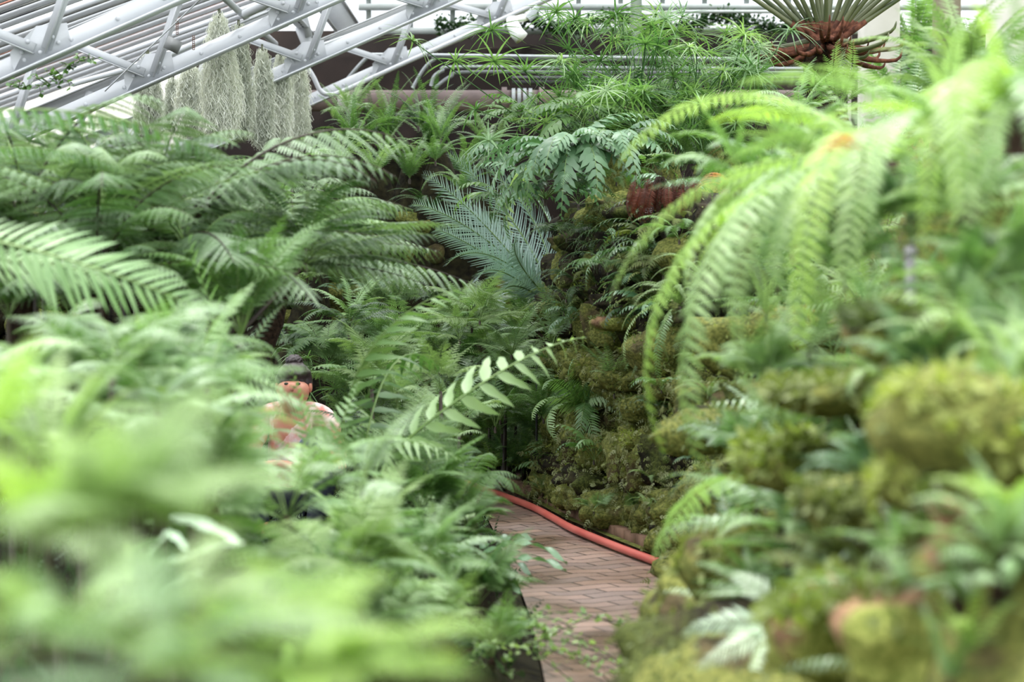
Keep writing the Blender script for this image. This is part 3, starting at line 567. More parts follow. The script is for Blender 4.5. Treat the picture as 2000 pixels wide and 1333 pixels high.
def base_h(x, y): return hL(x, y) if x < lerp_edge(RIGHT, min(y, 17))-.01 else hR(x, y)
REC = []
def plant(name, label, cat, px, py, d, sp, mat, n, L_, vars_=('arch', 'up'), az=(0, 360), seed=0, group=None, tilt=(-8, 12), ground=None, stem='stem', mats=None, trunk=0, lean=0):
    r = random.Random(seed*7 + int(px) + int(py)); c = W(px, py, d); base = c.copy()
    if trunk: base.x += lean; base.z = (hL(base.x, c.y) if c.x < .4 else c.z-trunk) - .02
    gz = base_h(base.x, base.y) if not trunk else base.z
    if not trunk and base.z - gz > .42 and base.y < 15.8 and py >= 900: stalk_z = None
    elif not trunk and base.y > 15.2 and base.y < 17 and base.z < 1.0 and base.x > -1.4: stalk_z = min(gz, .1)
    elif not trunk and base.z - gz > .42 and base.y < 15.8: stalk_z = gz if (base.y < 12.6 and base.x < lerp_edge(LEFT, base.y)-.05) else None
    else: stalk_z = None; REC.append((round(base.x, 2), round(base.y, 2), round(base.z, 2)))
    e_ = empty(name, base); tag(e_, label, cat, group)
    top = c - base
    if trunk:
        tb = Buf(); k = 9
        tb.tube([Vector((math.sin(i*1.3)*.012, math.cos(i)*.01, -.06)) + top*(i/k) for i in range(k+1)], [.045 + .012*math.sin(i*2.1) + .01*i/k for i in range(k+1)], 10)
        tb.obj('trunk', M['trunk'], e_, smooth=True)
    else:
        k_ = min(1, L_/.5); fl_ = base.z - gz > .12; q_ = k_*(.4 if fl_ else 1); tb = Buf(); tb.tube([(0, 0, -.09*q_), (0, 0, -.03*q_), (0, 0, .02*q_)], [.02*q_, .026*q_, .01*q_], 8); tb.obj('rootstock', M['dark_stem' if fl_ else 'trunk'], e_, smooth=True)
        if stalk_z is not None:
            hh_ = stalk_z - base.z - .05; sx0 = (-1.2 if 380 < px < 720 and py < 700 else .05*r.uniform(-1, 1)); tb = Buf(); tb.tube([(sx0, .05, hh_), (sx0*.45, .02, hh_*.45), (0, 0, 0)], [.016, .011, .009], 7); tb.obj('stem', M['dark_stem'], e_, smooth=True)
    for i in range(n):
        a = math.radians(az[0] + (az[1]-az[0])*(i + r.uniform(.1, .9))/n)
        frond(e_, sp, r.choice(vars_), (r.choice(mats) if mats else mat), a, L_*r.uniform(.72, 1.12), math.radians(r.uniform(*tilt)), math.radians(r.uniform(-22, 22)), r.randint(0, 1), top, stem)
    return e_


LAND = {'R': [((1740, 660), 'the pinkish bare rock'), ((1778, 520), 'the dark grey post'), ((1850, 860), 'the yellow-green boulder'), ((1640, 780), 'the flat mossy ledge stone'), ((1640, 1240), 'the tan moss-capped rock'), ((1790, 1250), 'the bare brown rock'),
   ((1330, 1180), 'the right edge of the path'), ((1720, 120), 'the pale pillar'), ((1960, 1130), 'the dark rock face at the right edge'), ((1480, 1130), 'the silvery ferns by the path'), ((1700, 300), 'the blurred tan frond')],
 'L': [((570, 740), "the visitor's head"), ((620, 850), "the visitor's hands"), ((1100, 680), 'the tip of the holly fern frond'), ((150, 530), 'the giant pale leaflets'), ((630, 1230), 'the broad lime leaf'), ((1050, 1080), 'the wavy dark strap leaves'),
   ((430, 200), 'the longest hanging moss'), ((905, 945), 'the far end of the hose'), ((380, 480), 'the ladder-like frond'), ((350, 1080), 'the pale strap leaves'), ((100, 150), 'the foot of the nearest truss'), ((1090, 1300), 'the bottom of the path'), ((690, 900), 'the dark stems of the holly fern')],
 'B': [((1268, 412), 'the black plant label'), ((1048, 740), 'the black stake'), ((1250, 860), 'the bright green mossy slab'), ((1300, 370), 'the dead brown skirt of fronds'), ((1040, 940), 'the purplish brown stone'), ((1120, 370), 'the largest hanging lobed fern'),
   ((870, 400), 'the left-pointing cycad fronds'), ((1240, 30), 'the grey-green column'), ((1010, 50), 'the white floodlight'), ((1610, 80), 'the brown tree fern crown'), ((650, 540), 'the dark rear rocks'), ((1310, 690), 'the wide overhang stone'), ((1020, 197), 'the ringed pipe coupling'), ((905, 945), 'the far end of the hose')]}
TONE = {'grey_leaf': 'grey-green', 'mid_leaf': 'mid-green', 'lime_leaf': 'lime green', 'lit_leaf': 'bright yellow-green', 'pale_leaf': 'pale green', 'dark_leaf': 'dark green', 'blue_leaf': 'bluish', 'silver_leaf': 'silvery', 'moss_leaf': 'olive'}
FORM = {'lady': 'feathery', 'lacy': 'lacy', 'fine': 'fine-leaved', 'tree': 'broad-fronded', 'sword': 'sword-shaped', 'bigsword': 'comb-leaved', 'poly': 'lobed', 'holly': 'leathery', 'vine': 'trailing', 'angio': 'long-leaved', 'king': 'long-leaved', 'giant': 'broad', 'cycad': 'stiff'}
_used = set()
def place_words(px, py, side):
    opts = []
    for (lx, ly), nm in LAND[side]:
        dx, dy = px-lx, py-ly; ds = math.hypot(dx, dy)
        if abs(dx) > 2*abs(dy): w = 'right of' if dx > 0 else 'left of'
        elif abs(dy) > 2*abs(dx): w = 'below' if dy > 0 else 'above'
        else: w = ('below' if dy > 0 else 'above') + (' and right of' if dx > 0 else ' and left of')
        opts.append((ds, ('just ' if ds < 110 else '') + w + ' ' + nm))
    return [o_[1] for o_ in sorted(opts)]
def auto_label(px, py, side, sp, mat, blur=''):
    for wd_ in place_words(px, py, side)[:5]:
        for ad in ('', 'small ', 'leaning '):
            t_ = (blur + ad + TONE[mat] + ' ' + FORM[sp] + ' fern ' + wd_).strip()
            if t_ not in _used and len(t_.split()) <= 16:
                _used.add(t_); return t_
    return t_
def proj(v):
    v = Vector(v) - CAM; f = v.y*math.cos(PITCH) - v.z*math.sin(PITCH); u = v.y*math.sin(PITCH) + v.z*math.cos(PITCH)
    return 1000 + FPX*v.x/f, 666.5 - FPX*u/f
def hit(px, py, h, d0=3.0, d1=19.0):
    lo = d0; st = .05
    while lo < d1:
        v = W(px, py, lo)
        if v.z <= h(v.x, v.y): return lo, v
        lo += st
    return None, None
_F = None
def onface(px, py, d):
    f_ = face(px, py); return min(d+.4, f_) if f_ is not None and f_ > 10 else d
def filler(rows, side, group, blur='', seed0=0, name='fern_clump'):
    for i, (px, py, d, sp, mat, n, L_, v) in enumerate(rows):
        plant(name, auto_label(px, py, side, sp, mat, blur), 'fern', px, py, d, sp, mat, n, L_, v, seed=seed0+i, group=group)
# ------------------------------------------------------------------ plants: left side
TF = ('arch', 'flat'); LOW = ('arch', 'up')
G1 = 'tree ferns of the left bed'
plant('tree_fern', 'grey-green tree fern at the far left behind the arching green fronds', 'tree fern', 40, 430, 9.2, 'tree', 'grey_leaf', 15, .95, ('arch', 'flat', 'arch'), seed=1, group=G1, trunk=1, tilt=(-14, 6), stem='dark_stem')
plant('tree_fern', 'broad grey-green tree fern in front of the hanging grey moss, left of centre', 'tree fern', 330, 510, 9.6, 'tree', 'grey_leaf', 18, 1.15, ('arch', 'flat'), seed=2, group=G1, trunk=1, tilt=(-14, 4), stem='dark_stem')
plant('tree_fern', 'tree fern whose shiny fronds reach right above the dark hollow', 'tree fern', 500, 530, 10.6, 'tree', 'grey_leaf', 17, 1.0, ('arch', 'flat', 'flat'), seed=3, group=G1, trunk=1, lean=-.55, tilt=(-16, 2), stem='dark_stem')
plant('tree_fern', 'tree fern with pale tips in front of the rear sword ferns', 'tree fern', 580, 470, 12.0, 'tree', 'grey_leaf', 13, .80, ('arch', 'flat', 'flat'), seed=4, group=G1, trunk=1, lean=-.6, tilt=(-14, 4), stem='dark_stem')
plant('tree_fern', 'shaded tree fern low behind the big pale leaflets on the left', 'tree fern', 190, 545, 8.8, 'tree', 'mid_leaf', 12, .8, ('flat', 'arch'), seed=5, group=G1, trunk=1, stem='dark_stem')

# fronds one can follow with the eye in the left foreground
def keyed(name, label, cat, base, rows, group=None, crown=None):
    o = W(*base); e_ = empty(name, o); tag(e_, label, cat, group)
    tb = Buf(); tb.tube([(0, 0, -.08), (0, 0, -.02), (0, 0, .02)], [.025, .03, .012], 8); tb.obj('rootstock', M['trunk'], e_, smooth=True)
    for i, (sp, var, mat, A, B, roll) in enumerate(rows):
        frond_to(e_, o, sp, var, mat, W(*A), W(*B), math.radians(roll), i % 2)
    return e_
keyed('king_fern', 'large fern arching from the left edge with long hanging green leaflets', 'fern', (-110, 330, 7.4),
  [('king', 'flat', 'mid_leaf', (-110, 225, 7.4), (468, 325, 7.6), 0), ('king', 'flat', 'mid_leaf', (-100, 300, 7.3), (285, 350, 7.3), 0),
   ('king', 'flat', 'mid_leaf', (-110, 225, 7.4), (130, 310, 7.1), 0)])
keyed('giant_fern', 'giant fern with thick pale parallel leaflets at the left edge', 'fern', (-130, 560, 7.2),
  [('giant', 'flat', 'pale_leaf', (-120, 450, 7.2), (440, 625, 7.2), 62), ('giant', 'flat', 'pale_leaf', (-120, 520, 7.3), (260, 570, 7.4), 40)])
keyed('ladder_fern', 'single upright fern frond with rounded paired leaflets above the left bed', 'fern', (470, 700, 8.4),
  [('vine', 'up', 'pale_leaf', (470, 700, 8.4), (362, 430, 8.2), 75), ('vine', 'up', 'mid_leaf', (470, 700, 8.4), (560, 590, 8.6), 30)])
keyed('holly_fern', 'holly fern with large pale toothed leaflets reaching over the middle of the view', 'fern', (690, 960, 9.6),
  [('holly', 'arch', 'pale_leaf', (690, 960, 9.4), (1145, 660, 9.8), 55), ('holly', 'arch', 'mid_leaf', (680, 960, 9.6), (925, 560, 9.6), 10),
   ('holly', 'arch', 'pale_leaf', (680, 960, 9.6), (900, 900, 9.2), 20),
   ('holly', 'arch', 'mid_leaf', (700, 970, 9.6), (860, 720, 10.6), 0),
   ('holly', 'arch', 'pale_leaf', (660, 960, 9.6), (620, 900, 8.8), 10), 
   ('holly', 'curl', 'lime_leaf', (690, 960, 9.6), (770, 960, 9.0), 10)])

keyed('palm_fern', 'fern with pale finger-like leaflets spread left of the visitor', 'fern', (420, 740, 7.6),
  [('giant', 'arch', 'pale_leaf', (420, 720, 7.6), (560, 775, 7.7), 40), ('giant', 'arch', 'grey_leaf', (400, 720, 7.6), (470, 860, 7.4), 60), ('giant', 'flat', 'pale_leaf', (420, 720, 7.6), (640, 850, 8.0), 50),
   ('vine', 'flat', 'lit_leaf', (500, 800, 7.6), (615, 850, 7.6), 70)])
keyed('sapling_fern', 'leafy fern sprays crossing in front of the visitor', 'fern', (610, 900, 9.0),
  [('holly', 'up', 'pale_leaf', (610, 930, 9.0), (566, 712, 9.0), 75), ('holly', 'up', 'pale_leaf', (640, 930, 9.0), (588, 760, 9.2), 75), ('holly', 'arch', 'pale_leaf', (610, 930, 9.0), (700, 740, 9.2), 50), ('holly', 'arch', 'mid_leaf', (610, 930, 9.0), (730, 830, 9.2), 40), ('holly', 'arch', 'pale_leaf', (600, 930, 9.0), (520, 860, 8.8), 30)])
G2 = 'feathery ferns filling the left bed'
LB = [ # px, py, d, species, mat, n, L, vars, label
 (240, 850, 6.6, 'lacy', 'mid_leaf', 12, .42, LOW, 'feathery fern below the giant pale leaflets on the left'),
 (60, 780, 6.4, 'lacy', 'grey_leaf', 12, .34, ('arch', 'flat'), 'grey feathery fern at the left edge under the giant fern'),
 (370, 800, 7.4, 'lacy', 'pale_leaf', 12, .40, LOW, 'pale feathery fern left of the crouching visitor'),
 (470, 660, 8.8, 'lady', 'mid_leaf', 13, .5, LOW, 'green lady fern above and left of the visitor\'s head'),
 (300, 930, 6.0, 'lady', 'grey_leaf', 13, .46, ('arch', 'curl'), 'dull green drooping fern in the middle of the left bed'),
 (420, 1000, 7.0, 'tree', 'grey_leaf', 11, .40, ('arch', 'curl'), 'grey-green drooping fern below and left of the visitor'),
 (100, 960, 5.0, 'lady', 'lime_leaf', 11, .36, LOW, 'light green fern low on the left edge above the blurred foreground'),
 (560, 1020, 7.4, 'lady', 'pale_leaf', 13, .46, ('arch', 'flat'), 'pale fern with flat spreading fronds below the visitor'),
 (380, 1040, 6.0, 'lacy', 'mid_leaf', 11, .38, LOW, 'mid-green fern behind the pale strap leaves at lower left'),
 (700, 1100, 8.0, 'lacy', 'pale_leaf', 14, .38, LOW, 'pale green feathery fern in the centre of the lower left bed'),
 (640, 1180, 6.8, 'lady', 'mid_leaf', 13, .44, ('arch', 'curl'), 'dark green arching fern at the lower centre left'),
 (820, 1010, 9.4, 'lacy', 'mid_leaf', 14, .42, LOW, 'feathery fern leaning over the left edge of the path, halfway down'),
 (850, 1110, 8.8, 'lady', 'grey_leaf', 14, .42, ('arch', 'flat'), 'grey-green fern beside the wavy dark strap leaves'),
 (760, 1150, 7.8, 'lady', 'grey_leaf', 13, .42, ('arch', 'curl'), 'shaded fern left of the small-leaved creeper'),
 (900, 970, 10.6, 'tree', 'mid_leaf', 12, .42, ('arch', 'curl'), 'fern with hanging tips over the far left edge of the path'),
 (780, 930, 10.8, 'lacy', 'pale_leaf', 12, .44, LOW, 'pale fern behind the dark stems of the holly fern'),
 (930, 1190, 8.6, 'lacy', 'mid_leaf', 14, .34, LOW, 'lower right fern of the left bed touching the brick path'),
 (840, 1260, 7.4, 'fine', 'lime_leaf', 16, .30, LOW, 'light green small-leaved fern at the bottom, left of the path'),
 (960, 1290, 8.0, 'fine', 'mid_leaf', 18, .26, LOW, 'low bushy maidenhair fern at the bottom edge of the path'),
 (700, 1300, 6.6, 'lady', 'mid_leaf', 14, .36, LOW, 'green fern at the bottom centre behind the broad lime leaf'),
 (440, 930, 8.4, 'lady', 'grey_leaf', 12, .42, LOW, 'dull fern left of and below the visitor\'s lap'),
 (150, 720, 7.6, 'tree', 'grey_leaf', 10, .4, ('arch', 'flat'), 'grey tree fern seedling under the giant fern'),
]
for i, (px, py, d, sp, mat, n, L_, v, lab) in enumerate(LB):
    plant('feathery_fern', lab, 'fern', px, py, d, sp, mat, n, L_*1.08, v, seed=20+i, group=G2)

# blurred very near ferns at lower left
G3 = 'out-of-focus ferns right by the camera at lower left'
NB = [
 (-40, 900, 2.5, 'lady', 'lit_leaf', 12, .17, ('arch', 'flat', 'up'), 'bright yellow-green blurred fern on the left edge at mid height'),
 (60, 1120, 2.4, 'lady', 'lit_leaf', 12, .22, ('arch', 'up', 'flat'), 'yellow-green blurred fern in the bottom left corner'),
 (210, 1110, 2.4, 'lacy', 'lime_leaf', 12, .22, ('arch', 'up'), 'pale lime blurred fern right of the corner fern'),
 (120, 1280, 2.2, 'lady', 'pale_leaf', 12, .20, ('arch', 'flat'), 'pale blurred fern along the bottom edge at far left'),
 (350, 1240, 2.6, 'lady', 'lime_leaf', 12, .22, ('arch', 'flat'), 'lime blurred fern at the bottom left third'),
 (520, 1290, 2.6, 'lacy', 'lit_leaf', 12, .21, ('arch', 'flat'), 'bright blurred fern at the bottom spreading towards the path'),
 (680, 1340, 2.6, 'lady', 'lit_leaf', 10, .18, ('arch', 'flat'), 'yellow-green blurred fern at the bottom, closest to the path'),
 (330, 1340, 2.0, 'lady', 'mid_leaf', 11, .18, ('arch', 'flat'), 'darker blurred fern at the bottom under the lime ones'),
]
for i, (px, py, d, sp, mat, n, L_, v, lab) in enumerate(NB):
    plant('near_fern', lab, 'fern', px, py, d, sp, mat, n, L_*1.1, v, seed=60+i, group=G3, tilt=(-12, 8))

# ------------------------------------------------------------------ plants: middle distance
G4 = 'ferns growing between the path end and the rear rocks'
MB_ = [
 (720, 790, 14.2, 'lacy', 'pale_leaf', 12, .55, LOW, 'pale lacy fern right of the visitor'),
 (780, 720, 15.0, 'lacy', 'pale_leaf', 13, .55, LOW, 'pale lacy fern in front of the low rear rocks'),
 (900, 800, 14.8, 'lady', 'grey_leaf', 14, .62, LOW, 'tall greyish fern with a dark upright stalk in the centre'),
 (860, 760, 15.6, 'lacy', 'mid_leaf', 13, .55, LOW, 'lacy green fern behind the centre stalk'),
 (980, 850, 15.6, 'lacy', 'lime_leaf', 12, .38, LOW, 'mid-green lacy fern left of the black stake'),
 (840, 900, 14.6, 'lacy', 'lime_leaf', 12, .40, LOW, 'lime green lacy fern above the far end of the path'),
 (1000, 930, 15.9, 'lady', 'lime_leaf', 12, .40, LOW, 'light green fern right above the end of the hose'),
 (930, 900, 16.2, 'fine', 'lit_leaf', 14, .36, LOW, 'yellow-green fine fern above the hose end'),
 (760, 620, 16.4, 'lacy', 'grey_leaf', 11, .48, LOW, 'grey-green fern before the dark rear rocks'),
 (1070, 860, 15.2, 'lacy', 'mid_leaf', 13, .5, LOW, 'green fern between the black stake and the rock bank'),
 (1110, 830, 14.6, 'sword', 'mid_leaf', 13, .62, LOW, 'sword fern with fanned fronds at the foot of the rock bank'),
 (1180, 820, 14.0, 'bigsword', 'mid_leaf', 11, .50, LOW, 'fern with spread coarse fronds against the rock bank'),
 (960, 700, 16.6, 'lacy', 'pale_leaf', 12, .5, LOW, 'pale green fern behind the centre of the view'),
 (1020, 640, 16.6, 'lady', 'mid_leaf', 12, .5, LOW, 'fern at the foot of the cycad'),
 (1100, 940, 14.6, 'poly', 'mid_leaf', 9, .40, ('arch', 'curl'), 'lobed dark green fern hanging over the purplish stone'),
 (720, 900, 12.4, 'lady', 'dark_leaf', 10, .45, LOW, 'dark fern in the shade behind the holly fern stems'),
]
for i, (px, py, d, sp, mat, n, L_, v, lab) in enumerate(MB_):
    plant('woodland_fern', lab, 'fern', px, py, d, sp, mat, n, L_, v, seed=90+i, group=G4, stem=('dark_stem' if sp == 'lady' else 'stem'))

# cycad
def cyc():
    o = W(1080, 590, 16.4); e_ = empty('cycad', o); tag(e_, 'cycad with long stiff blue-grey fronds in the centre of the view', 'cycad')
    tb = Buf(); tb.tube([(0, 0, -.5), (0, 0, -.2), (0, 0, .05)], [.10, .12, .08], 12); tb.obj('trunk', M['trunk'], e_, smooth=True)
    rows = [((1075, 585), (805, 400), 16.0, 'arch', 55), ((1070, 585), (828, 340), 16.2, 'up', 60), ((1080, 580), (875, 300), 16.6, 'up', 55), ((1085, 580), (935, 320), 16.8, 'up', 50),
            ((1085, 590), (1000, 340), 17, 'up', 40), ((1080, 600), (870, 520), 15.8, 'arch', 30), ((1080, 610), (930, 560), 15.6, 'arch', 30), ((1090, 600), (1010, 470), 15.4, 'up', 60),
            ((1090, 600), (1210, 560), 16, 'arch', 0), ((1100, 600), (1190, 480), 17, 'up', 0), ((1080, 600), (985, 640), 15.4, 'arch', 30), ((1085, 590), (1100, 430), 16.8, 'up', 20),
            ((1075, 585), (850, 450), 15.8, 'arch', 60), ((1075, 585), (900, 400), 16.4, 'up', 60)]
    for i, (A, B, d2, var, roll) in enumerate(rows):
        frond_to(e_, o, 'cycad', var, 'cycad_leaf', W(A[0], A[1], 16.4), W(B[0], B[1], d2), math.radians(roll), i % 2)
cyc()
o = W(1135, 760, 15.0); e_ = empty('cycad', o); tag(e_, 'small green cycad behind the tip of the pale holly frond', 'cycad')
tb = Buf(); tb.tube([(0, 0, -.1), (0, 0, 0), (0, 0, .04)], [.06, .07, .04], 10); tb.obj('trunk', M['trunk'], e_, smooth=True)
for i, (B, var, roll) in enumerate([((990, 640), 'arch', 0), ((1040, 620), 'up', 20), ((1160, 640), 'up', -30), ((1110, 600), 'up', 10), ((1170, 730), 'arch', 0), ((1020, 700), 'arch', 20)]):
    frond_to(e_, o, 'cycad', var, 'mid_leaf', W(1120, 760, 15.0), W(B[0], B[1], 14.8), math.radians(roll), i % 2)

# ferns on top of the rear bank
G5 = 'sword ferns on top of the rear rock bank'
RB = [(690, 300, 17.6, 12, .55, 'mid_leaf', 'sword fern at the left end of the rear bank beside the hanging moss'),
      (760, 270, 18.2, 14, .62, 'mid_leaf', 'tall sword fern standing up before the brown pipe'),
      (840, 290, 18.2, 14, .66, 'mid_leaf', 'sword fern with a frond pointing up right across the brown pipe'),
      (800, 350, 17.4, 13, .5, 'mid_leaf', 'arching sword fern at the front of the rear bank'),
      (900, 340, 17.8, 12, .5, 'mid_leaf', 'sword fern behind the cycad tips'),
      (660, 330, 16.8, 10, .45, 'pale_leaf', 'yellowish sword fern below the hanging moss on the right'),
      (730, 340, 17.0, 12, .48, 'pale_leaf', 'light green sword fern in the middle front of the rear bank'),
      (960, 300, 18.0, 10, .5, 'grey_leaf', 'greyish sword fern behind the sprays of umbrella sedge')]
for i, (px, py, d, n, L_, mat, lab) in enumerate(RB):
    plant('sword_fern', lab, 'fern', px, py, d, 'sword', mat, n, L_, ('up', 'arch', 'arch'), seed=120+i, group=G5)
G5b = 'small ferns on the dark rear rocks'
for i, (px, py, d, sp, mat, n, L_, lab) in enumerate([
   (670, 580, 16.5, 'lady', 'blue_leaf', 8, .30, 'small bluish fern low on the dark rear rocks'), (740, 570, 16.5, 'lady', 'blue_leaf', 7, .28, 'small bluish fern right of its neighbour on the rear rocks'),
   (590, 560, 16.3, 'fine', 'lime_leaf', 8, .26, 'yellow-green tuft on the dark rear rocks at left'), (620, 500, 16.6, 'fine', 'moss_leaf', 9, .26, 'mossy green tuft high on the rear rocks'),
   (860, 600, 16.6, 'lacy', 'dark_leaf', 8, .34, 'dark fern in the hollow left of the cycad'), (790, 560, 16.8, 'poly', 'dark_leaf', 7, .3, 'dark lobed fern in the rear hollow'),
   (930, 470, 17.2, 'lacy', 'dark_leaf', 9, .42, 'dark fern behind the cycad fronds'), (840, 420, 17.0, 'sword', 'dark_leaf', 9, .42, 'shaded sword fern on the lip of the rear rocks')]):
    plant('rock_fern', lab, 'fern', px, py, d, sp, mat, n, L_, ('arch', 'curl'), az=(170, 370), seed=140+i, group=G5b)

# ------------------------------------------------------------------ plants on the rock bank
G6 = 'lobed ferns spilling from the top of the rock bank'
HP_ = [(1010, 320, 14.4, 15, .50, 'blue_leaf'), (1105, 320, 13.3, 18, .56, 'blue_leaf'), (1065, 390, 13.6, 14, .50, 'blue_leaf'), (1030, 240, 15.0, 14, .48, 'mid_leaf'),
       (1200, 290, 13.3, 14, .46, 'blue_leaf'), (1140, 240, 14.4, 14, .5, 'mid_leaf'), (985, 400, 14.6, 12, .42, 'mid_leaf')]
HL_ = ['lobed fern left of the cycad crown with grey-green lobes', 'large lobed fern hanging at the upper left corner of the rock bank', 'lobed fern hanging lowest before the cycad fronds',
       'lobed fern below the pale umbrella sprays', 'lobed fern over the dark hollow beside the brown dead fronds', 'dark lobed fern behind the big hanging one', 'small lobed fern lowest at left beside the blue-grey cycad tips']
for i, ((px, py, d, n, L_, mat), lab) in enumerate(zip(HP_, HL_)):
    plant('lobed_fern', lab, 'fern', px, py, d, 'poly', mat, n, L_, ('curl', 'arch', 'droop', 'curl'), az=(150, 390), tilt=(-25, 8), seed=160+i, group=G6)
keyed('polypody_fern', 'biggest lobed fern whose long frond hangs straight down over the corner of the rock bank', 'fern', (1120, 290, 13.4),
  [('poly', 'curl', 'blue_leaf', (1120, 290, 13.4), (1096, 428, 12.9), 0), ('poly', 'curl', 'blue_leaf', (1120, 290, 13.4), (1165, 400, 12.9), 0), ('poly', 'curl', 'mid_leaf', (1110, 290, 13.4), (1030, 400, 13.0), 0),
   ('poly', 'curl', 'blue_leaf', (1110, 290, 13.4), (960, 420, 13.4), 0), ('poly', 'arch', 'blue_leaf', (1110, 290, 13.4), (940, 330, 13.6), 20), ('poly', 'curl', 'blue_leaf', (1130, 290, 13.4), (1245, 375, 12.9), 0),
   ('poly', 'arch', 'mid_leaf', (1120, 290, 13.4), (1210, 290, 13.0), 0), ('poly', 'arch', 'blue_leaf', (1110, 290, 13.4), (1060, 350, 12.8), 0), ('poly', 'curl', 'mid_leaf', (1120, 300, 13.4), (1000, 480, 13.4), 0), ('poly', 'curl', 'lime_leaf', (1110, 300, 13.6), (1000, 460, 13.8), 0)])
G7 = 'climbing leafy ferns on the face of the rock bank'
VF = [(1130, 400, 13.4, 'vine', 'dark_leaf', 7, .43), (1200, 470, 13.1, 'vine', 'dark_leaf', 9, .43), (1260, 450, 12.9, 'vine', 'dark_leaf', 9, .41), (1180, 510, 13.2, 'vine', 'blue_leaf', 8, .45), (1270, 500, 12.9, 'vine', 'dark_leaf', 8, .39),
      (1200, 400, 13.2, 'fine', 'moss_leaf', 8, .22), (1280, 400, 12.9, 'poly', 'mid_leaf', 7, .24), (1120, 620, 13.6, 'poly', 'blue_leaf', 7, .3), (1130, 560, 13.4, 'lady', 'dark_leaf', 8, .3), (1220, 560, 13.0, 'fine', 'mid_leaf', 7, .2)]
VL = ['leafy climber high at the left corner of the rock bank', 'leafy climber in the middle of the upper rock face', 'leafy climber right below the small black plant label', 'longest hanging leafy climber on the rock face', 'leafy climber beside the blurred tip of the lime frond',
      'mossy tuft under the hanging lobed ferns', 'pale lobed fern right of the plant label', 'bluish lobed fern low on the left corner of the rock bank', 'dark fern under the hanging climber', 'thin tuft in the rock crack below the climbers']
for i, ((px, py, d, sp, mat, n, L_), lab) in enumerate(zip(VF, VL)):
    plant('climbing_fern', lab, 'fern', px, py, onface(px, py, d), sp, mat, n, L_, ('droop', 'hang', 'curl'), az=(150, 390), seed=180+i, group=G7)
G8 = 'drooping ferns in the lower half of the rock bank'
for i, (px, py, d, sp, mat, n, L_, v, lab) in enumerate([
   (1330, 600, 12.0, 'sword', 'lime_leaf', 9, .36, ('curl', 'droop'), 'lime sword fern drooping over the wide mossy overhang'),
   (1380, 560, 11.6, 'sword', 'pale_leaf', 8, .34, ('arch', 'curl'), 'pale sword fern right of the lime one on the rock bank'),
   (1300, 680, 12.2, 'sword', 'mid_leaf', 5, .34, ('hang', 'droop'), 'narrow sword fern hanging straight down before the dark hollow'),
   (1200, 770, 13.2, 'bigsword', 'pale_leaf', 9, .36, LOW, 'fern with pale comb-like fronds at the left of the rounded mossy stone'),
   (1340, 850, 11.8, 'fine', 'silver_leaf', 7, .14, LOW, 'silvery grass-like tuft on the olive slab'),
   (1380, 790, 11.6, 'fine', 'silver_leaf', 7, .14, LOW, 'silvery tuft above the olive slab'),
   (1160, 900, 13.8, 'poly', 'mid_leaf', 8, .34, ('curl', 'arch'), 'lobed fern low beside the mossy spill'),
   (1330, 880, 11.9, 'sword', 'blue_leaf', 6, .18, ('arch',), 'small blue-green fern between the mossy slabs'),
   (1240, 1000, 12.6, 'lacy', 'mid_leaf', 6, .16, LOW, 'tiny fern in the spikemoss beside the path'),
   (1160, 1000, 13.6, 'lacy', 'pale_leaf', 6, .18, LOW, 'tiny pale fern just behind the brick edging'),
   (1060, 965, 14.9, 'lacy', 'lime_leaf', 6, .16, LOW, 'tiny lime fern behind the middle of the hose')]):
    plant('bank_fern', lab, 'fern', px, py, onface(px, py, d), sp, mat, n, L_, v, az=(150, 390), seed=200+i, group=G8)
# dead brown fronds skirt with green head (1280,380)
o = W(1290, 345, min(13, face(1290, 385) or 12.6)-.12); e_ = empty('leather_fern', o); tag(e_, 'fern with a skirt of dead red-brown fronds on top of the rock bank', 'fern')
tb = Buf(); tb.tube([(0, .02, -.10), (0, .02, -.04), (0, .02, .0)], [.04, .045, .02], 10); tb.obj('rootstock', M['trunk'], e_, smooth=True)
r = random.Random(5)
for i in range(44):
    frond(e_, 'lady', 'hang', 'brown_leaf', math.radians(r.uniform(160, 380)), r.uniform(.20, .28), math.radians(-58), math.radians(r.uniform(-30, 30)), i % 2, (r.uniform(-.15, .17), r.uniform(-.16, -.04), r.uniform(-.03, .04)), 'dark_stem', 'dead_frond')
for i in range(24):
    frond(e_, r.choice(('poly', 'lacy')), r.choice(('arch', 'curl')), r.choice(('mid_leaf', 'mid_leaf', 'lime_leaf')), math.radians(r.uniform(140, 400)), r.uniform(.15, .24), 0, 0, i % 2, (r.uniform(-.12, .14), r.uniform(-.08, .04), .03))
for (px, py) in ((1430, 370), (1690, 300)):
    dd = 11.5 if px < 1500 else 5.6
    o = W(px, py, dd); e_ = empty('dried_fern', o); tag(e_, 'orange-tan dried frond ' + ('half hidden by the lime fronds near the middle' if px < 1500 else 'blurred within the bright right foreground'), 'fern')
    for k in range(5): frond(e_, 'lady', 'curl', 'tan_leaf', math.radians(175+k*9), (.22 if px < 1500 else .14), math.radians(-5+k*6), 0, k % 2, (0, 0, -.02))

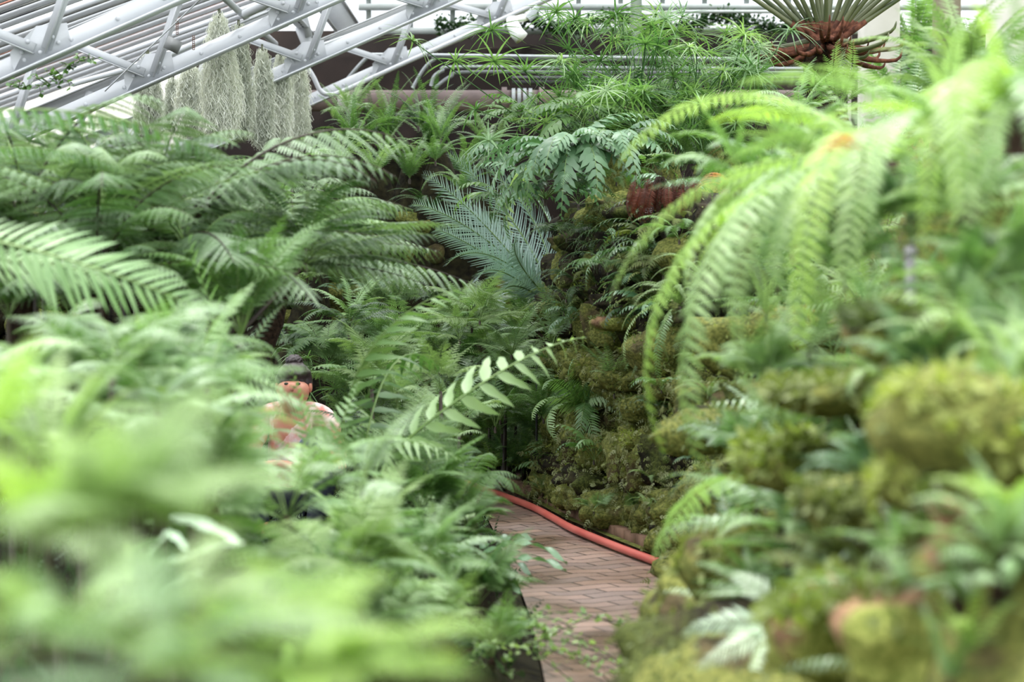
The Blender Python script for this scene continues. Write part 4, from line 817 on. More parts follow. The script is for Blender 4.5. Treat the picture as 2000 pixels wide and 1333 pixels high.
# ------------------------------------------------------------------ umbrella sedge
def umbel_mesh(seed, mat='grass_leaf', droop=.55, nl=22):
    r = random.Random(seed); b = Buf(); X = []
    for i in range(nl):
        a = 2*PI*(i + r.uniform(-.3, .3))/nl; el = r.uniform(-.1, .75); l = r.uniform(.75, 1.1)
        x = np.array([math.cos(a)*math.cos(el), math.sin(a)*math.cos(el), math.sin(el)]); y = np.array([-math.sin(a), math.cos(a), 0]); z_ = np.cross(x, y)
        if z_[2] < 0: z_ = -z_
        X.append([x*l, y*l, z_*l, [0, 0, 0]])
    b.inst(leaf_t(.035, 6, droop, .15, prof=lambda s: min(1, s*3+.4)*(1-s)**.5 if s < 1 else .02), X)
    return b.mesh('umbel', [M[mat]])
UM = [umbel_mesh(1), umbel_mesh(2, droop=.8), umbel_mesh(3, droop=.3), umbel_mesh(4, 'pale_leaf', .5)]
def sedge(label, basepx, heads, R0=.21):
    o = W(*basepx); e_ = empty('umbrella_sedge', o); tag(e_, label, 'sedge', 'clumps of umbrella sedge above the rock bank')
    rg = random.Random(int(basepx[0]))
    for (px, py, d, R_) in heads:
        p = W(px, py, d) - o; a0_ = Vector((rg.uniform(-.08, .08), rg.uniform(-.08, .08), 0))
        b = Buf(); mid = (a0_+p)*.5 + Vector((rg.uniform(-.06, .06), rg.uniform(-.05, .05), .04))
        b.tube(spline([a0_, mid, p], 5), .004, 4, cap=False); st = b.obj('stalk', M['grass_leaf'], e_, smooth=True)
        u = bpy.data.objects.new('leaf_whorl', rg.choice(UM)); C.objects.link(u); u.parent = st
        u.location = p; u.rotation_euler = (rg.uniform(-.5, .5), rg.uniform(-.5, .5), rg.uniform(0, 6)); u.scale = (R0*R_,)*3
r = random.Random(77)
def heads(n, x0, x1, y0, y1, d0, d1, s0=.8, s1=1.15): return [(r.uniform(x0, x1), r.uniform(y0, y1), r.uniform(d0, d1), r.uniform(s0, s1)) for _ in range(n)]
sedge('umbrella sedge clump leaning left over the pipes with pale sprays', (1170, 330, 15.4), [(965, 120, 14.8, 1.1), (890, 120, 14.6, 1), (805, 80, 14.4, 1.1), (1025, 140, 14.6, 1), (1125, 170, 14.6, 1.05), (930, 215, 14.4, 1.1), (955, 275, 14.2, 1), (1050, 190, 14.6, .8), (1065, 240, 14.3, .9), (960, 60, 15.2, 1)])
sedge('dense umbrella sedge clump in the middle, in front of the grey column', (1260, 320, 15.2), heads(58, 1070, 1340, 20, 235, 14.4, 16))
sedge('umbrella sedge clump on the right reaching the conduits', (1350, 320, 15.2), heads(46, 1290, 1490, 60, 245, 14.4, 15.8) + [(1590, 170, 14.6, 1), (1545, 60, 14.8, 1)])
sedge('low umbrella sedge clump hanging before the rock bank top', (1300, 330, 14.6), heads(22, 1150, 1400, 170, 290, 14.0, 14.6))
sedge('small umbrella sedge among the ferns behind the visitor', (620, 800, 14.6), [(600, 700, 14.5, .9), (640, 715, 14.4, .8), (655, 760, 14.4, .9), (575, 690, 14.8, .8), (690, 745, 14.4, .8)], .15)

# background thicket behind the sedge
for i, (px, py, d, mat, lab) in enumerate([(1180, 250, 16.6, 'dark_leaf', 'dark fern thicket behind the umbrella sedge at left'), (1290, 240, 16.6, 'mid_leaf', 'green fern thicket behind the middle of the umbrella sedge'),
      (1390, 260, 16.2, 'mid_leaf', 'green fern at the right foot of the umbrella sedge'), (1470, 270, 15.5, 'pale_leaf', 'pale fern before the brown pipe end at right'), (1220, 330, 15.0, 'dark_leaf', 'dark fern under the umbrella sedge'),
      (1370, 330, 14.4, 'mid_leaf', 'mid-green fern right above the dead brown skirt'), (1560, 250, 14, 'pale_leaf', 'pale fern below the tree fern trunk'), (1640, 220, 15, 'lime_leaf', 'lime fern at the base of the white pillar')]):
    plant('thicket_fern', lab, 'fern', px, py, d, 'lady', mat, 12, .5, ('up', 'arch'), seed=230+i, group='ferns behind the umbrella sedge')

# ------------------------------------------------------------------ right foreground: lime sword ferns
def right_fern(label, base, rows, mat, sp='sword'):
    o = W(*base); e_ = empty('boston_fern', o); tag(e_, label, 'fern', 'lime green sword ferns of the right foreground')
    tb = Buf(); tb.tube([(0, 0, -.08), (0, 0, -.02), (0, 0, .02)], [.03, .035, .015], 8); tb.obj('rootstock', M['trunk'], e_, smooth=True)
    for i, (tx, ty, td, var, roll) in enumerate(rows):
        frond_to(e_, o, sp, var, mat[i % len(mat)], o + Vector((random.Random(i).uniform(-.03, .03), 0, 0)), W(tx, ty, td), math.radians(roll), i % 2)
right_fern('large lime fern whose frond tips droop furthest left over the path', (1740, 330, 6.4),
  [(1190, 588, 6.4, 'arch', 20), (1205, 325, 7.0, 'arch', 10), (1300, 900, 6.2, 'curl', 10), (1372, 935, 5.9, 'curl', 10), (1260, 700, 6.8, 'arch', 5), (1350, 560, 6.6, 'arch', 25),
   (1405, 185, 6.6, 'flat', 40), (1500, 640, 6.0, 'curl', 0), (1560, 700, 5.6, 'curl', 0), (1450, 450, 6.8, 'arch', 20), (1400, 330, 6.6, 'arch', 30), (1385, 240, 7.2, 'flat', 30), (1460, 760, 6.0, 'curl', 10), (1640, 640, 5.6, 'curl', 0)], ('lime_leaf', 'lime_leaf', 'lit_leaf'))
right_fern('upper lime fern reaching towards the brown tree fern crown', (1860, 260, 5.8),
  [(1550, 130, 6.2, 'flat', 30), (1440, 165, 6.4, 'flat', 30), (1560, 300, 5.6, 'arch', 20), (1640, 230, 5.6, 'flat', 10), (1700, 470, 5.4, 'curl', 0), (1800, 480, 5.2, 'curl', 0), (1620, 420, 5.4, 'arch', 0),
   (1980, 60, 5.6, 'up', 0), (2050, 330, 5.6, 'arch', 0), (1900, 560, 5.0, 'curl', 10)], ('lime_leaf', 'pale_leaf', 'lit_leaf'))
right_fern('bright fern in the top right corner', (1990, 230, 5.2),
  [(1790, 110, 5.2, 'flat', 10), (1880, -20, 5.0, 'up', 0), (1960, -60, 5.0, 'up', 0), (1820, 250, 4.8, 'arch', 0), (1860, 420, 4.6, 'curl', 0), (2080, 20, 5, 'up', 0), (1930, 460, 4.8, 'curl', 0), (1770, 190, 5.2, 'flat', 20), (2040, 480, 4.6, 'curl', 0)], ('lime_leaf', 'lit_leaf', 'mid_leaf'))
right_fern('lime fern in the middle of the right foreground', (1640, 400, 6.8),
  [(1400, 620, 6.6, 'arch', 20), (1340, 480, 6.9, 'arch', 10), (1460, 700, 6.5, 'curl', 0), (1520, 560, 6.2, 'curl', 0), (1440, 300, 7.0, 'arch', 20), (1560, 240, 7.0, 'up', 0), (1600, 620, 6.2, 'curl', 0), (1700, 600, 6.2, 'curl', 0), (1360, 720, 6.7, 'curl', 0), (1420, 540, 6.7, 'arch', 0)], ('lime_leaf', 'pale_leaf', 'lime_leaf'))
G9 = 'leafy ferns on the right foreground bank'
for i, (px, py, d, sp, mat, n, L_, v, lab) in enumerate([
   (1780, 470, 6.0, 'lacy', 'mid_leaf', 12, .30, LOW, 'mid-green blurred fern in the middle of the right bank'),
   (1900, 420, 5.4, 'lady', 'mid_leaf', 12, .32, LOW, 'shaded blurred fern at upper right'),
   (1650, 560, 6.2, 'lady', 'mid_leaf', 12, .30, LOW, 'green blurred fern left of the dark post'),
   (1880, 640, 4.9, 'lady', 'mid_leaf', 11, .24, LOW, 'blurred fern right of the dark post'),
   (1980, 560, 5.0, 'lady', 'dark_leaf', 11, .28, LOW, 'dark blurred fern on the right edge'),
   (1960, 800, 4.2, 'bigsword', 'lime_leaf', 9, .24, LOW, 'lime blurred leaves over the yellow-green boulder'),
   (1580, 690, 6.2, 'holly', 'pale_leaf', 9, .20, LOW, 'pale broad-leaved fern left of the pinkish rock'),
   (1700, 610, 5.6, 'holly', 'mid_leaf', 9, .18, LOW, 'green broad-leaved tuft at the dark post\'s foot'),
   (1500, 760, 6.8, 'lacy', 'pale_leaf', 12, .26, LOW, 'pale fern at the left rim of the right foreground'),
   (1540, 860, 6.4, 'lady', 'lime_leaf', 11, .22, LOW, 'light green fern above the mossy stones at right'),
   (1480, 990, 6.6, 'holly', 'pale_leaf', 10, .24, LOW, 'pale leathery fern beside the mossy spill'),
   (1700, 960, 5.0, 'lady', 'blue_leaf', 10, .24, ('arch', 'curl'), 'grey-blue blurred fern on the olive stone'),
   (1560, 1020, 6.0, 'lady', 'mid_leaf', 10, .24, LOW, 'green blurred fern between the grey-blue one and the path'),
   (1420, 1230, 6.6, 'holly', 'silver_leaf', 10, .24, ('arch', 'curl'), 'silvery fern overhanging the right edge of the path'),
   (1540, 1280, 5.4, 'holly', 'silver_leaf', 10, .20, ('arch', 'curl'), 'silver-leaved blurred fern at the bottom right of the path'),
   (1380, 1320, 6.6, 'lady', 'pale_leaf', 10, .24, LOW, 'pale fern in the bottom corner right of the path'),
   (1480, 1180, 6.0, 'lady', 'mid_leaf', 10, .22, LOW, 'green fern behind the silvery ferns'),
   (1760, 1120, 4.4, 'bigsword', 'mid_leaf', 8, .18, LOW, 'mid-green blurred leaves between two rocks at lower right'),
   (1900, 1290, 3.8, 'holly', 'lit_leaf', 8, .15, LOW, 'yellow-green blurred leaves in the bottom right corner'),
   (1960, 1010, 3.9, 'bigsword', 'lit_leaf', 8, .18, ('arch',), 'yellow-green arching blurred leaf above the dark rock on the right edge'),
   (1820, 1190, 4.4, 'angio', 'mid_leaf', 8, .18, LOW, 'grassy blurred tuft above the brown rock at lower right'),
   (1640, 1120, 5.2, 'lady', 'mid_leaf', 9, .2, LOW, 'green fern right above the tan moss-capped rock'),
   (1450, 890, 7.2, 'lacy', 'mid_leaf', 9, .2, LOW, 'fern in the gap between the hanging lime tips and the stones'),
   (1850, 960, 4.5, 'lady', 'moss_leaf', 9, .18, LOW, 'olive fern under the yellow-green boulder'),
   (1940, 320, 6.2, 'lacy', 'lime_leaf', 12, .36, LOW, 'light feathery fern before the brown pillar'),
   (1880, 200, 9.5, 'lady', 'lime_leaf', 12, .55, LOW, 'lime fern standing between the pillars at top right')]):
    plant('shade_fern', lab, 'fern', px, py, d, sp, mat, n, L_*1.05, v, seed=260+i, group=G9)

# ------------------------------------------------------------------ further ferns filling the beds
rf = random.Random(404)
rows = []
for (x0, x1, y0, y1, n) in ((1440, 2040, 330, 620, 34), (1480, 2040, 620, 900, 34), (1420, 2040, 900, 1340, 40), (1780, 2040, 160, 330, 7)):
    for k in range(n):
        px, py = rf.uniform(x0, x1), rf.uniform(y0, y1); y, v = hit(px, py+25, hR)
        if y is None: y = 9.5; 
        if y > 11: y = rf.uniform(7, 9.5)
        if v is not None and v.x < lerp_edge(WALL, v.y): continue
        if any(abs(px-bx) < 70 and -30 < py-by < 60 for bx, by in ((1740, 660), (1850, 860), (1640, 1240))): continue
        sp = rf.choice(('lady', 'lady', 'lacy', 'sword', 'sword', 'holly', 'bigsword')); mat = rf.choice(('mid_leaf', 'lime_leaf', 'lime_leaf', 'pale_leaf', 'mid_leaf', 'lime_leaf'))
        if py > 800: mat = rf.choice(('mid_leaf', 'pale_leaf', 'silver_leaf', 'moss_leaf', 'mid_leaf', 'grey_leaf'))
        rows.append((px, py, y-.03, sp, mat, rf.randint(7, 10), .048*y*rf.uniform(.75, 1.2), ('arch', 'up', 'curl', 'flat')))
filler(rows, 'R', 'small ferns of the right foreground bank', 'blurred ', 400)
rows = []
for (x0, x1, y0, y1, d0, d1, n, sps, mats, L0, vs) in (
   (0, 300, 400, 470, 8.5, 10.5, 6, ('tree', 'tree'), ('grey_leaf', 'mid_leaf'), .7, ('arch', 'flat')),
   (100, 640, 450, 530, 10, 12.5, 9, ('tree', 'tree', 'lady'), ('grey_leaf', 'grey_leaf', 'pale_leaf', 'mid_leaf'), .7, ('arch', 'flat', 'flat')),
   (250, 700, 420, 600, 9, 11, 7, ('tree', 'lady'), ('grey_leaf', 'dark_leaf', 'mid_leaf'), .6, ('arch', 'flat')),
   (0, 440, 700, 930, 6, 8, 14, ('lady', 'lacy', 'tree', 'sword'), ('mid_leaf', 'pale_leaf', 'grey_leaf', 'lime_leaf'), .34, ('arch', 'flat', 'curl')),
   (0, 420, 500, 640, 8.6, 10, 8, ('tree', 'lady'), ('dark_leaf', 'mid_leaf', 'grey_leaf'), .45, ('arch', 'curl')),
   (400, 560, 560, 660, 9.5, 11, 4, ('lady', 'lacy', 'tree'), ('dark_leaf', 'mid_leaf', 'grey_leaf'), .30, ('arch', 'curl')),
   (300, 900, 950, 1300, 6, 8.8, 16, ('lady', 'lacy', 'tree', 'fine'), ('mid_leaf', 'pale_leaf', 'grey_leaf', 'mid_leaf', 'lime_leaf'), .34, ('arch', 'up', 'curl', 'flat')),
   (680, 920, 950, 1120, 9, 11, 7, ('lady', 'lacy'), ('mid_leaf', 'pale_leaf', 'mid_leaf'), .34, ('arch', 'up', 'curl'))):
    for k in range(n):
        rows.append((rf.uniform(x0, x1), rf.uniform(y0, y1), rf.uniform(d0, d1), rf.choice(sps), rf.choice(mats), rf.randint(9, 13), L0*rf.uniform(.8, 1.15), vs))
filler(rows, 'L', 'ferns filling the left bed', '', 500)
rows = []
for (x0, x1, y0, y1, d0, d1, n, sps, mats, L0, vs) in (
   (560, 700, 640, 700, 14.5, 15.5, 4, ('lady', 'lacy'), ('dark_leaf', 'mid_leaf', 'grey_leaf'), .4, ('arch', 'curl')),
   (660, 1100, 640, 900, 13.6, 16.2, 16, ('lady', 'lacy', 'fine', 'lacy'), ('mid_leaf', 'pale_leaf', 'lime_leaf', 'grey_leaf'), .42, ('arch', 'up')),
   (640, 980, 230, 380, 17, 18.5, 9, ('sword', 'sword', 'lady'), ('mid_leaf', 'pale_leaf', 'dark_leaf', 'mid_leaf'), .5, ('arch', 'up', 'curl')),
   (1000, 1480, 200, 330, 14.4, 16, 10, ('lady', 'poly', 'lacy'), ('mid_leaf', 'dark_leaf', 'blue_leaf'), .42, ('arch', 'up', 'curl')),
   (1090, 1330, 350, 640, 13.1, 13.5, 26, ('vine', 'vine', 'poly', 'fine', 'lady'), ('dark_leaf', 'blue_leaf', 'dark_leaf', 'mid_leaf', 'moss_leaf'), .32, ('droop', 'curl')),
   (1150, 1450, 640, 1000, 12, 12.7, 16, ('sword', 'fine', 'lady', 'poly'), ('mid_leaf', 'lime_leaf', 'blue_leaf'), .18, ('arch', 'curl')),
   (1040, 1180, 700, 930, 14, 15, 8, ('sword', 'lady', 'bigsword'), ('mid_leaf', 'lime_leaf', 'pale_leaf'), .38, ('arch', 'up'))):
    for k in range(n):
        px, py, d = rf.uniform(x0, x1), rf.uniform(y0, y1), rf.uniform(d0, d1)
        if d1 < 13.6: d = onface(px, py, d)
        rows.append((px, py, d, rf.choice(sps), rf.choice(mats), rf.randint(8, 12), L0*rf.uniform(.8, 1.15), vs))
filler(rows, 'B', 'ferns around the rock bank and the rear bed', '', 600)

keyed('silver_fern', 'blurred silvery fern with narrow whitish leaflets at the lower right of the path', 'fern', (1530, 1230, 5.6),
  [('giant', 'arch', 'silver_leaf', (1530, 1230, 5.6), (1330, 1240, 5.6), -50), ('giant', 'arch', 'silver_leaf', (1530, 1240, 5.5), (1360, 1310, 5.4), -40), ('giant', 'arch', 'silver_leaf', (1540, 1200, 5.6), (1420, 1120, 5.7), -50),
   ('giant', 'arch', 'silver_leaf', (1540, 1260, 5.4), (1480, 1360, 5.2), 40), ('giant', 'arch', 'silver_leaf', (1550, 1240, 5.4), (1640, 1330, 5.2), 50), ('giant', 'up', 'silver_leaf', (1540, 1240, 5.5), (1560, 1090, 5.6), 30)])
keyed('silver_fern', 'blurred pale fern frond curving down beside the hanging lime tips', 'fern', (1560, 1000, 6.0),
  [('bigsword', 'arch', 'silver_leaf', (1560, 1010, 6.0), (1440, 940, 6.2), -30), ('bigsword', 'arch', 'pale_leaf', (1560, 1010, 6.0), (1400, 1050, 6.2), 0), ('bigsword', 'arch', 'pale_leaf', (1560, 1010, 6.0), (1280, 1085, 6.6), 0)])

rows = []
for (x0, x1, y0, y1, d0, d1, n, sps, mats, L0, vs) in (
   (-420, -40, 420, 560, 7, 10, 7, ('tree', 'lady'), ('grey_leaf', 'mid_leaf'), .7, ('arch', 'flat')),
   (-420, -40, 620, 1000, 5, 8, 9, ('lady', 'lacy'), ('mid_leaf', 'pale_leaf', 'grey_leaf'), .45, ('arch', 'flat', 'curl'))):
    for k in range(n):
        rows.append((rf.uniform(x0, x1), rf.uniform(y0, y1), rf.uniform(d0, d1), rf.choice(sps), rf.choice(mats), rf.randint(8, 11), L0*rf.uniform(.8, 1.15), vs))
filler(rows, 'L', 'ferns beyond the left edge', '', 700)

fz = lambda px, py, d=13.0: (lambda f_: (f_ - .04) if f_ and f_ > 10 else d)(face(px, py))
keyed('comb_fern', 'pale green fern with spread comb-like fronds at the left foot of the rock bank', 'fern', (1150, 800, 13.7),
  [('bigsword', v_, m_, (1150, 800, 13.7), (x_, y_, 13.3), ro) for (x_, y_, v_, m_, ro) in ((1240, 745, 'arch', 'mid_leaf', 40), (1232, 835, 'curl', 'pale_leaf', 30), (1180, 690, 'up', 'mid_leaf', 60), (1060, 760, 'arch', 'mid_leaf', 40),
    (1085, 860, 'curl', 'pale_leaf', 40), (1180, 900, 'curl', 'mid_leaf', 30), (1120, 700, 'up', 'mid_leaf', 50), (1225, 790, 'arch', 'pale_leaf', 60), (1040, 820, 'arch', 'lime_leaf', 30), (1130, 880, 'curl', 'mid_leaf', 0))])
keyed('lime_sword_fern', 'lime sword fern fanning left and down over the wide overhang stone', 'fern', (1345, 590, 11.9),
  [('sword', v_, m_, (1345, 590, 11.9), (x_, y_, 11.75), ro) for (x_, y_, v_, m_, ro) in ((1214, 645, 'arch', 'lime_leaf', 30), (1226, 725, 'curl', 'lime_leaf', 20), (1298, 770, 'curl', 'mid_leaf', 0), (1305, 700, 'curl', 'lime_leaf', 20),
    (1255, 600, 'arch', 'pale_leaf', 40), (1270, 680, 'curl', 'lime_leaf', 30), (1360, 700, 'curl', 'pale_leaf', 0), (1400, 560, 'arch', 'pale_leaf', 50), (1420, 620, 'curl', 'lime_leaf', 20))])
keyed('plume_fern', 'bright feathery fern whose broad fronds sweep left above the drooping lime tips', 'fern', (1700, 350, 6.9),
  [('lady', v_, m_, (1700, 350, 6.9), (x_, y_, d_), ro) for (x_, y_, d_, v_, m_, ro) in ((1345, 450, 6.8, 'flat', 'lime_leaf', 50), (1390, 540, 6.6, 'arch', 'lime_leaf', 40), (1350, 620, 6.6, 'curl', 'lime_leaf', 30), (1440, 640, 6.4, 'curl', 'pale_leaf', 30),
    (1400, 360, 7.0, 'flat', 'lime_leaf', 50), (1440, 260, 7.1, 'flat', 'lime_leaf', 40), (1500, 520, 6.5, 'arch', 'lime_leaf', 50), (1540, 600, 6.3, 'curl', 'mid_leaf', 30), (1400, 215, 7.2, 'flat', 'pale_leaf', 30), (1560, 240, 7.2, 'arch', 'lime_leaf', 30))])
rows = []
rf = random.Random(99)
for (x0, x1, y0, y1, d0, d1, n, sps, mats, L0, vs) in (
   (850, 1120, 800, 915, 15.9, 16.5, 16, ('lady', 'lacy', 'fine', 'lady'), ('lime_leaf', 'mid_leaf', 'pale_leaf', 'lime_leaf'), .36, ('arch', 'up', 'curl')),
   (935, 1100, 895, 930, 15.6, 16.0, 10, ('lady', 'fine', 'bigsword'), ('lime_leaf', 'lit_leaf', 'mid_leaf'), .30, ('arch', 'up')),
   (640, 1000, 600, 780, 14.2, 16, 14, ('lacy', 'lady', 'lacy'), ('pale_leaf', 'grey_leaf', 'pale_leaf', 'lime_leaf'), .38, ('arch', 'up', 'flat')),
   (700, 900, 760, 900, 11.5, 13, 6, ('lacy', 'fine'), ('pale_leaf', 'lime_leaf'), .32, ('arch', 'up'))):
    for k in range(n):
        rows.append((rf.uniform(x0, x1), rf.uniform(y0, y1), rf.uniform(d0, d1), rf.choice(sps), rf.choice(mats), rf.randint(8, 12), L0*rf.uniform(.8, 1.15), vs))
filler(rows, 'B', 'light ferns in the rear bed', '', 800)
# ------------------------------------------------------------------ small leaf carpets (nobody could count them)
def wall_points(n, seed, ymin, ymax, zmin, zmax, obj=None):
    me = (obj or wr).data; nv = len(me.vertices); V = np.empty(nv*3, np.float32); me.vertices.foreach_get('co', V); V = V.reshape(-1, 3)
    F = np.empty(len(me.polygons)*4, np.int32); me.polygons.foreach_get('vertices', F); F = F.reshape(-1, 4)
    c = V[F].mean(1); N = np.cross(V[F[:, 2]]-V[F[:, 0]], V[F[:, 3]]-V[F[:, 1]]); A = np.linalg.norm(N, axis=1)+1e-9; N = N/A[:, None]
    ok = (c[:, 1] > ymin) & (c[:, 1] < ymax) & (c[:, 2] > zmin) & (c[:, 2] < zmax) & (N[:, 2] > -.5)
    if obj is None: ok &= (N[:, 0]+N[:, 2]*.7 - N[:, 1]*.3 < .9)
    idx = np.where(ok)[0]; rg = np.random.RandomState(seed); ch = rg.choice(idx, n, p=A[idx]/A[idx].sum())
    u = rg.rand(n, 1); v = rg.rand(n, 1); P = V[F[ch]]
    return P[:, 0]*(1-u)*(1-v) + P[:, 1]*u*(1-v) + P[:, 2]*u*v + P[:, 3]*(1-u)*v, N[ch], rg
def carpet(name, label, cat, mat, n, lmin, lmax, T, seed, yr, zr, lift=.4, obj=None, clump=1.2, thr=-.1, out_=0.0):
    P, N, rg = wall_points(n, seed, yr[0], yr[1], zr[0], zr[1], obj)
    keep = np.array([noise.noise(Vector(p)*clump*3 + Vector((seed, 0, 0))) > thr for p in P]); P, N = P[keep], N[keep]; n = len(P)
    R_ = rg.normal(size=(n, 3)); x = N*lift + R_*.6 + np.array([0, 0, -.35]); x /= np.linalg.norm(x, axis=1)[:, None]
    y = np.cross(N, x); y /= (np.linalg.norm(y, axis=1)[:, None]+1e-9); z_ = np.cross(x, y)
    l = rg.uniform(lmin, lmax, (n, 1))
    X = np.stack([x*l, y*l, z_*l, P + N*out_*rg.rand(n, 1)], 1)
    b = Buf(); b.inst(T, X); o = b.obj(name, [M[mat], M['stem']]); tag(o, label, cat, kind='stuff'); return o
T_tuft = leaf_t(.32, 1, .1, .2, prof=lambda s: .9-.5*s)
T_spr = pinna(4, .34, leaf_t(.35, 1, 0, .1, prof=lambda s: .8-.3*s), seed=9, droop=.3, rib=False)
carpet('spikemoss', 'drooping mat of olive spikemoss covering the bank beside the hose', 'moss', 'club_leaf', 24000, .024, .06, T_spr, 3, (10.5, 14.8), (.02, 1.0), .3, thr=-.4, out_=.07)
carpet('moss', 'bright green cushion moss on the ledges of the rock bank', 'moss', 'brightmoss_leaf', 26000, .010, .024, T_tuft, 4, (9, 16), (.3, 1.4), .9, thr=.05, out_=.01)
carpet('moss', 'dull olive moss on the upper rock bank', 'moss', 'moss_leaf', 24000, .010, .026, T_tuft, 5, (9, 16.5), (.3, 2.0), .9, thr=.0, out_=.01)
carpet('moss', 'blurred green moss on the right foreground rocks', 'moss', 'moss_leaf', 20000, .01, .025, T_tuft, 6, (3, 9), (.1, 1.5), .9, thr=-.1, out_=.01)
carpet('moss', 'olive moss on the dark rear rocks', 'moss', 'moss_leaf', 12000, .014, .035, T_spr, 7, (15, 18.4), (.3, 1.9), .6, obj=wb, thr=.05, out_=.02)
for k_, (ob, mt, near) in enumerate(BO):
    if mt == 'trunkrock': continue
    nb = 1500 if near else 500
    me = ob.data; V = np.array([v.co[:] for v in me.vertices]); N = np.array([v.normal[:] for v in me.vertices]); rg = np.random.RandomState(k_)
    ok = np.where(N[:, 2] > (-.2 if mt == 'rock2' else .45))[0]; ch = rg.choice(ok, nb); P = V[ch] + rg.normal(size=(nb, 3))*.008; Nn = N[ch]
    keep = np.array([noise.noise(Vector(q)*9 + Vector((k_, 0, 0))) > -.25 for q in P]); P, Nn = P[keep], Nn[keep]; nb = len(P)
    x = Nn*.8 + rg.normal(size=(nb, 3))*.5 + [0, 0, -.2]; x /= np.linalg.norm(x, axis=1)[:, None]; y = np.cross(Nn, x); y /= np.linalg.norm(y, axis=1)[:, None]+1e-9
    l = rg.uniform(.012, .034, (nb, 1)) if near else rg.uniform(.01, .022, (nb, 1))
    b = Buf(); b.inst(T_tuft, np.stack([x*l, y*l, np.cross(x, y)*l, P], 1)); q = b.obj('moss_cover', [M['moss_leaf' if k_ % 3 else 'brightmoss_leaf'], M['stem']], ob); q['kind'] = 'stuff'
# leafy groundcover on both beds
def groundcover(name, label, mat, n, xr, yr, h, lmin, lmax, T, seed):
    rg = np.random.RandomState(seed); X = []
    while len(X) < n:
        y = rg.uniform(*yr); x = rg.uniform(*xr); 
        if x > lerp_edge(LEFT, y)-.03 and x < lerp_edge(RIGHT, y)+.1 and y < 16.8: continue
        z0 = h(x, y); d_ = rg.normal(size=3)*.5 + np.array([0, -.2, .7]); d_ /= np.linalg.norm(d_); l = rg.uniform(lmin, lmax)
        yy = np.cross(d_, [1, .2, 0]); yy /= np.linalg.norm(yy); X.append([d_*l, yy*l, np.cross(d_, yy)*l, [x, y, z0 + rg.rand()*.04]])
    b = Buf(); b.inst(T, X); o = b.obj(name, [M[mat], M['dark_stem']]); tag(o, label, 'ground cover', kind='stuff')
groundcover('ground_cover', 'low leafy ground cover under the ferns of the left bed', 'dark_leaf', 2600, (-4, .3), (2, 13), hL, .06, .16, P_small, 21)
groundcover('ground_cover', 'low leafy ground cover around the rear ferns', 'mid_leaf', 2600, (-3, .5), (13, 17), hL, .05, .14, P_small, 22)
groundcover('ground_cover', 'leafy ground cover on top of the right bank', 'mid_leaf', 2400, (.9, 4.5), (3, 17), hR, .06, .16, P_small, 23)

# creeper with tiny leaves tumbling over the kerb at the bottom
o = W(1010, 1290, 8.3); e_ = empty('creeping_fig', o); tag(e_, 'trailing creeper with tiny light leaves over the left edge of the path', 'creeper'); rg = random.Random(8)
lv = leaf_t(.45, 2, .1, .1, prof=ovate)
for k in range(16):
    a = rg.uniform(-.6, 2.2); p = Vector((rg.uniform(-.12, .08), rg.uniform(-.2, .5), rg.uniform(-.02, .08))); pts = [p.copy()]; dv = Vector((math.cos(a)*.05, -.01, rg.uniform(.0, .04)))
    for i in range(9): p = p + dv; dv = dv + Vector((rg.uniform(-.012, .014), rg.uniform(-.012, .012), -.007)); p.z = max(p.z, .012 - o.z); pts.append(p.copy())
    b = Buf(); b.tube(pts, .0022, 4, 1, cap=False); X = []
    for q in pts[1:]:
        for j in range(4):
            d_ = np.array([rg.uniform(-1, 1), rg.uniform(-1, 1), rg.uniform(-.3, .9)]); d_ /= np.linalg.norm(d_); y_ = np.cross(d_, [0, 0, 1]); y_ /= np.linalg.norm(y_); l = rg.uniform(.018, .035)
            X.append([d_*l, y_*l, np.cross(d_, y_)*l, np.array(q) + np.array([rg.uniform(-.01, .01) for _ in range(3)])])
    b.inst(lv, X, 0); b.obj('runner', [M['lime_leaf'], M['dark_stem']], e_)

# wavy dark strap leaves, broad lime leaf, arching yellow leaf
def strap(parent, A, B, w, mat, sag=.06, wav=.012, seg=16, o=None, name='leaf', prof=None, nrm=(0, 0, 1)):
    A, B = Vector(A), Vector(B); ax = (B-A); nrm = Vector(nrm); sd_ = ax.normalized().cross(nrm).normalized(); V = []
    for i in range(seg+1):
        s = i/seg; c = A + ax*s + Vector((0, 0, sag*math.sin(PI*s))); ww = w*(prof(s) if prof else min(1, s*3+.25)*(1-s)**.4 if s < 1 else .02)
        up = nrm
        V += [c - sd_*ww + up*wav*math.sin(s*17), c - up*w*.25, c + sd_*ww + up*wav*math.sin(s*17+2)]
    F = [(i*3+k, i*3+3+k, i*3+4+k, i*3+1+k) for i in range(seg) for k in (0, 1)]
    b = Buf(); b.add([tuple(v - o) for v in V], F); return b.obj(name, M[mat], parent, smooth=True)
o = W(900, 1120, 10.0); e_ = empty('strap_fern', o); tag(e_, 'strap fern with dark wavy-edged leaves reaching over the brick path', 'fern')
for (A, B, w, s) in (((935, 1085, 10.0), (1108, 1098, 9.8), .028, .07), ((945, 1120, 9.9), (1106, 1112, 9.7), .026, .055), ((930, 1075, 10.1), (1045, 1052, 10.1), .02, .03), ((930, 1110, 9.9), (1040, 1125, 9.7), .024, .06), ((920, 1140, 9.8), (1020, 1160, 9.6), .024, .05)):
    st_ = strap(e_, W(*A), W(*B), w, 'blue_leaf', s, .014, o=o)
    b = Buf(); b.tube([(0, 0, 0), tuple((W(*A)-o)*.5 + Vector((0, 0, .03))), tuple(W(*A)-o)], .004, 5); b.obj('leaf_stalk', M['dark_stem'], st_)
o = W(600, 1400, 4.6); e_ = empty('birds_nest_fern', o); tag(e_, 'broad pointed lime green leaf at the bottom, left of centre', 'fern')
